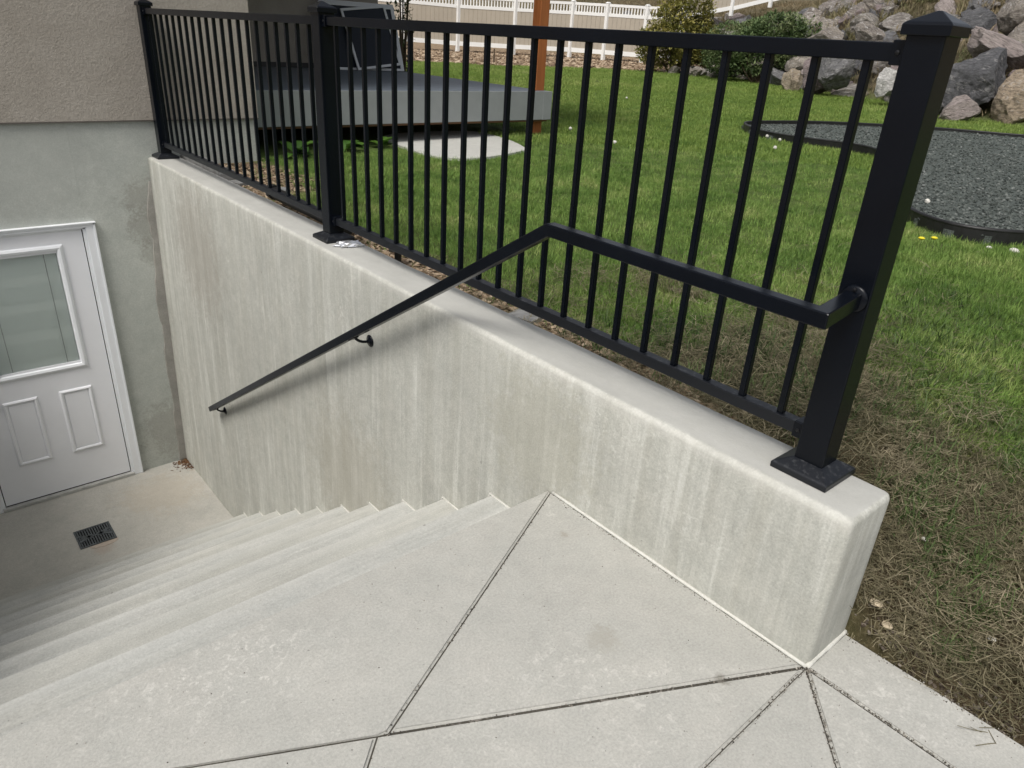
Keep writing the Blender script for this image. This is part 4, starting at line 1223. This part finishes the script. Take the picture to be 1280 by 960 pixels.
# ------------------------------------------------------------------ vinyl fences
def vinyl_fence(name, P, lab, h=1.60, lattice=True, base=None):
    root = empty(name, (P[0][0], P[0][1], P[0][2]), lab, 'fence')
    def strip(nm, a, b, z0a, z0b, hh, th, m, off=0):
        d = Vector((b[0]-a[0], b[1]-a[1])).normalized(); n_ = Vector((-d.y, d.x))*th/2
        bm = bmesh.new()
        vs = [bm.verts.new((q[0]+s*n_.x, q[1]+s*n_.y, z+k*hh)) for q, z in ((a, z0a), (b, z0b)) for s in (-1, 1) for k in (0, 1)]
        for f in ((0, 1, 3, 2), (4, 6, 7, 5), (0, 4, 5, 1), (2, 3, 7, 6), (0, 2, 6, 4), (1, 5, 7, 3)): bm.faces.new([vs[i] for i in f])
        return bm_obj(nm, bm, m, root)
    for (x, y, z) in P:
        bm = bmesh.new(); add_box(bm, x-.062, x+.062, y-.062, y+.062, z-.15, z+h)
        po = bm_obj('post', bm, M_vinyl, root, bevel=.004, seg=1)
        bm = bmesh.new(); Q = [(.072, z+h+.001), (.072, z+h+.02), (.03, z+h+.05)]
        rs_ = [[bm.verts.new((x+a*r, y+b*r, zz)) for a, b in ((-1, -1), (1, -1), (1, 1), (-1, 1))] for r, zz in Q]
        bm.faces.new(rs_[0][::-1]); bm.faces.new(rs_[-1])
        for A_, B_ in zip(rs_, rs_[1:]):
            for k in range(4): bm.faces.new((A_[k], A_[(k+1) % 4], B_[(k+1) % 4], B_[k]))
        bm_obj('post_cap', bm, M_vinyl, po)
    lat = .33 if lattice else 0
    for a, b in zip(P, P[1:]):
        d = Vector((b[0]-a[0], b[1]-a[1])); L_ = d.length; d.normalize(); g_ = .065
        A = (a[0]+d.x*g_, a[1]+d.y*g_); B = (b[0]-d.x*g_, b[1]-d.y*g_); za, zb = a[2], b[2]
        strip('bottom_rail', A, B, za+.06, zb+.06, .15, .05, M_vinyl)
        if lattice:
            strip('middle_rail', A, B, za+h-lat-.09, zb+h-lat-.09, .11, .05, M_vinyl)
            strip('top_rail', A, B, za+h-.10, zb+h-.10, .09, .05, M_vinyl)
        else: strip('top_rail', A, B, za+h-.12, zb+h-.12, .10, .05, M_vinyl)
        top = h-lat-.0895 if lattice else h-.1195
        nbd = max(4, int(L_/.17))
        for k in range(nbd):
            t0 = k/nbd; t1 = (k+.955)/nbd
            q0 = (A[0]+(B[0]-A[0])*t0, A[1]+(B[1]-A[1])*t0); q1 = (A[0]+(B[0]-A[0])*t1, A[1]+(B[1]-A[1])*t1)
            z0 = za+(zb-za)*t0; z1 = za+(zb-za)*t1
            strip('board', q0, q1, z0+.2105, z1+.2105, top-.211, .024, M_tan)
        if lattice:
            bm = bmesh.new(); npk = int(L_/.115)
            for k in range(npk):
                t = (k+.5)/npk; x = A[0]+(B[0]-A[0])*t; y = A[1]+(B[1]-A[1])*t; z = za+(zb-za)*t
                add_box(bm, -.022, .022, -.012, .012, z+h-lat+.021, z+h-.101, Matrix.Translation((x, y, 0)) @ Matrix.Rotation(math.atan2(d.y, d.x), 4, 'Z'))
            o = bm_obj('pickets', bm, M_vinyl, root); o['kind'] = 'stuff'
    return root
FH = 1.66
FP = [(8.9, 29.0, .93), (10.9, 27.7, .92), (12.75, 26.3, .91), (14.5, 24.75, .90), (16.3, 23.75, .86), (17.96, 22.44, .87), (19.53, 21.01, .89), (20.2, 19.89, .88), (20.95, 18.65, .865), (21.5, 17.45, .88)]
vinyl_fence('vinyl_fence', FP, 'long white vinyl fence with tan panels and picket top behind the lawn', 1.74)
vinyl_fence('vinyl_fence', [(24.9, 20.9, 2.2), (26.4, 18.9, 2.75), (27.2, 17.7, 3.12), (28.0, 16.5, 3.5)], 'short tan panel fence with a white rail stepping up the hillside', 1.5, False)
o = box('stake', 12.72, 12.75, 17.09, 17.12, .55, 1.0, M_twig); tag(o, 'thin brown stake at the edge of the mulch before the white fence', 'stake')

# ------------------------------------------------------------------ boulders
def boulder_me(seed, sub=3, cuts=9):
    rg = random.Random(seed); bm = bmesh.new(); bmesh.ops.create_icosphere(bm, subdivisions=sub+1, radius=1)
    planes = []
    for _ in range(cuts+5):
        n_ = Vector((rg.gauss(0, 1), rg.gauss(0, 1), rg.gauss(0, 1))).normalized(); planes.append((n_, rg.uniform(.5, .82)))
    off = Vector((rg.uniform(0, 50), 0, 0))
    for v in bm.verts:
        for _ in range(2):
            for n_, d in planes:
                k = v.co.dot(n_)-d
                if k > 0: v.co -= n_*k*.97
        q = v.co.copy()
        v.co *= 1+.10*noise.noise(q*1.7+off)+.06*noise.noise(q*4.3+off)+.04*noise.noise(q*9+off)
    me = bpy.data.meshes.new('boulder'); bm.to_mesh(me); bm.free(); return me
BM = [boulder_me(100+i) for i in range(10)]
for me in BM: me.materials.append(M_rock)
rocks = empty('rock_wall', (13, 5, .55), 'slope of stacked grey boulders rising behind the lawn', 'rock wall')
rg = random.Random(3)
def put(x, y, z, sx, sy, sz, i, m=None, rz=None):
    me = BM[i % len(BM)]
    o = bpy.data.objects.new('boulder', me); C.objects.link(o); o.parent = rocks
    o.matrix_parent_inverse = Matrix.Translation(-Vector(rocks.location))
    o.location = (x, y, z); o.scale = (sx, sy, sz)
    o.rotation_euler = (rg.uniform(-.5, .5), rg.uniform(-.5, .5), rg.uniform(0, 6.3) if rz is None else rz)
    if m is not None:
        o.material_slots[0].link = 'OBJECT'; o.material_slots[0].material = m
    return o
def arc_pt(t):
    acc = 0
    for (ax, ay), (bx, by) in zip(BASE, BASE[1:]):
        L_ = math.hypot(bx-ax, by-ay)
        if t <= acc+L_:
            k = (t-acc)/L_; nx, ny = (by-ay)/L_, -(bx-ax)/L_
            return ax+(bx-ax)*k, ay+(by-ay)*k, nx, ny
        acc += L_
    return bx, by, 1, 0
cnt = 0
t = 14.5
while t < 44:
    for row, s in enumerate((.15, .65, 1.2, 1.75, 2.35, 3.1)):
        tt = t+rg.uniform(-.3, .3)+(.35 if row % 2 else 0); ss = s+rg.uniform(-.15, .15)
        bx, by, nx, ny = arc_pt(tt); x, y = bx+nx*ss, by+ny*ss
        if row == 5 and rg.random() < .65: continue
        r_ = rg.uniform(.30, .55)*(1 if row < 4 else .8)
        if 5.4 > y > 2.6 and row < 3: continue
        z = ground_z(x, y)+r_*.05
        if not inview(x, y, z, .25): continue
        m = rg.choice([None, None, None, None, M_rockdark, M_rockpurp])
        put(x, y, z, r_*rg.uniform(.9, 1.5), r_*rg.uniform(.8, 1.1), r_*rg.uniform(.6, .95), rg.randrange(10), m); cnt += 1
    t += .72
# the big ones at the right
M_rockwhite = rock_mat('white_boulder', [(.38, .37, .35), (.46, .45, .43), (.54, .53, .51)], .5)
for (x, y, z, sx, sy, sz, i, m) in (
    (12.75, 4.45, 1.02, .50, .52, .68, 2, M_rockdark), (12.70, 3.66, .90, .36, .42, .56, 7, M_rocktan), (12.06, 4.31, .68, .33, .32, .26, 5, M_rockpurp),
    (13.59, 4.4, 1.60, .72, .70, .36, 3, M_rockpurp), (14.54, 4.8, 2.2, .28, .28, .3, 8, M_rock), (13.47, 6.17, .92, .30, .28, .36, 4, M_rockwhite),
    (14.21, 7.64, 1.10, .48, .44, .52, 6, M_rockdark), (15.05, 7.52, 1.75, .40, .30, .30, 9, M_rock), (14.18, 5.2, 2.05, .38, .34, .28, 1, M_rockdark),
    (15.05, 9.02, .76, .28, .26, .36, 4, M_rocktan), (14.56, 8.24, .90, .36, .33, .46, 0, M_rockpurp), (15.28, 8.6, 1.6, .5, .4, .33, 2, M_rock), (13.82, 5.87, 1.45, .36, .34, .45, 5, M_rock),
    (12.5, 5.0, .75, .35, .35, .3, 1, M_rockdark), (13.1, 5.3, .95, .4, .4, .4, 8, M_rock), (12.6, 3.0, .8, .45, .45, .4, 0, M_rock), (13.3, 3.3, 1.5, .5, .5, .4, 9, M_rockdark)):
    put(x, y, z, sx, sy, sz, i, m)
for k in range(190):
    tt = rg.uniform(15, 43); ss = rg.uniform(0, 3.4); bx, by, nx, ny = arc_pt(tt); x, y = bx+nx*ss, by+ny*ss
    r_ = rg.uniform(.10, .24)
    if not inview(x, y, ground_z(x, y), .05): continue
    put(x, y, ground_z(x, y)+r_*.5, r_*rg.uniform(1, 1.5), r_, r_*.75, rg.randrange(10), rg.choice([None, None, M_rockdark, M_rockwhite, M_rockpurp, M_rocktan]))
# small rubble under the shrubs by the fence end
for k in range(16):
    x = 17.0+rg.uniform(-.6, .9); y = 12.9+rg.uniform(-.7, .8); r_ = rg.uniform(.12, .24)
    put(x, y, lawn_z(x, y)+.08, r_*1.3, r_, r_*.8, rg.randrange(10))
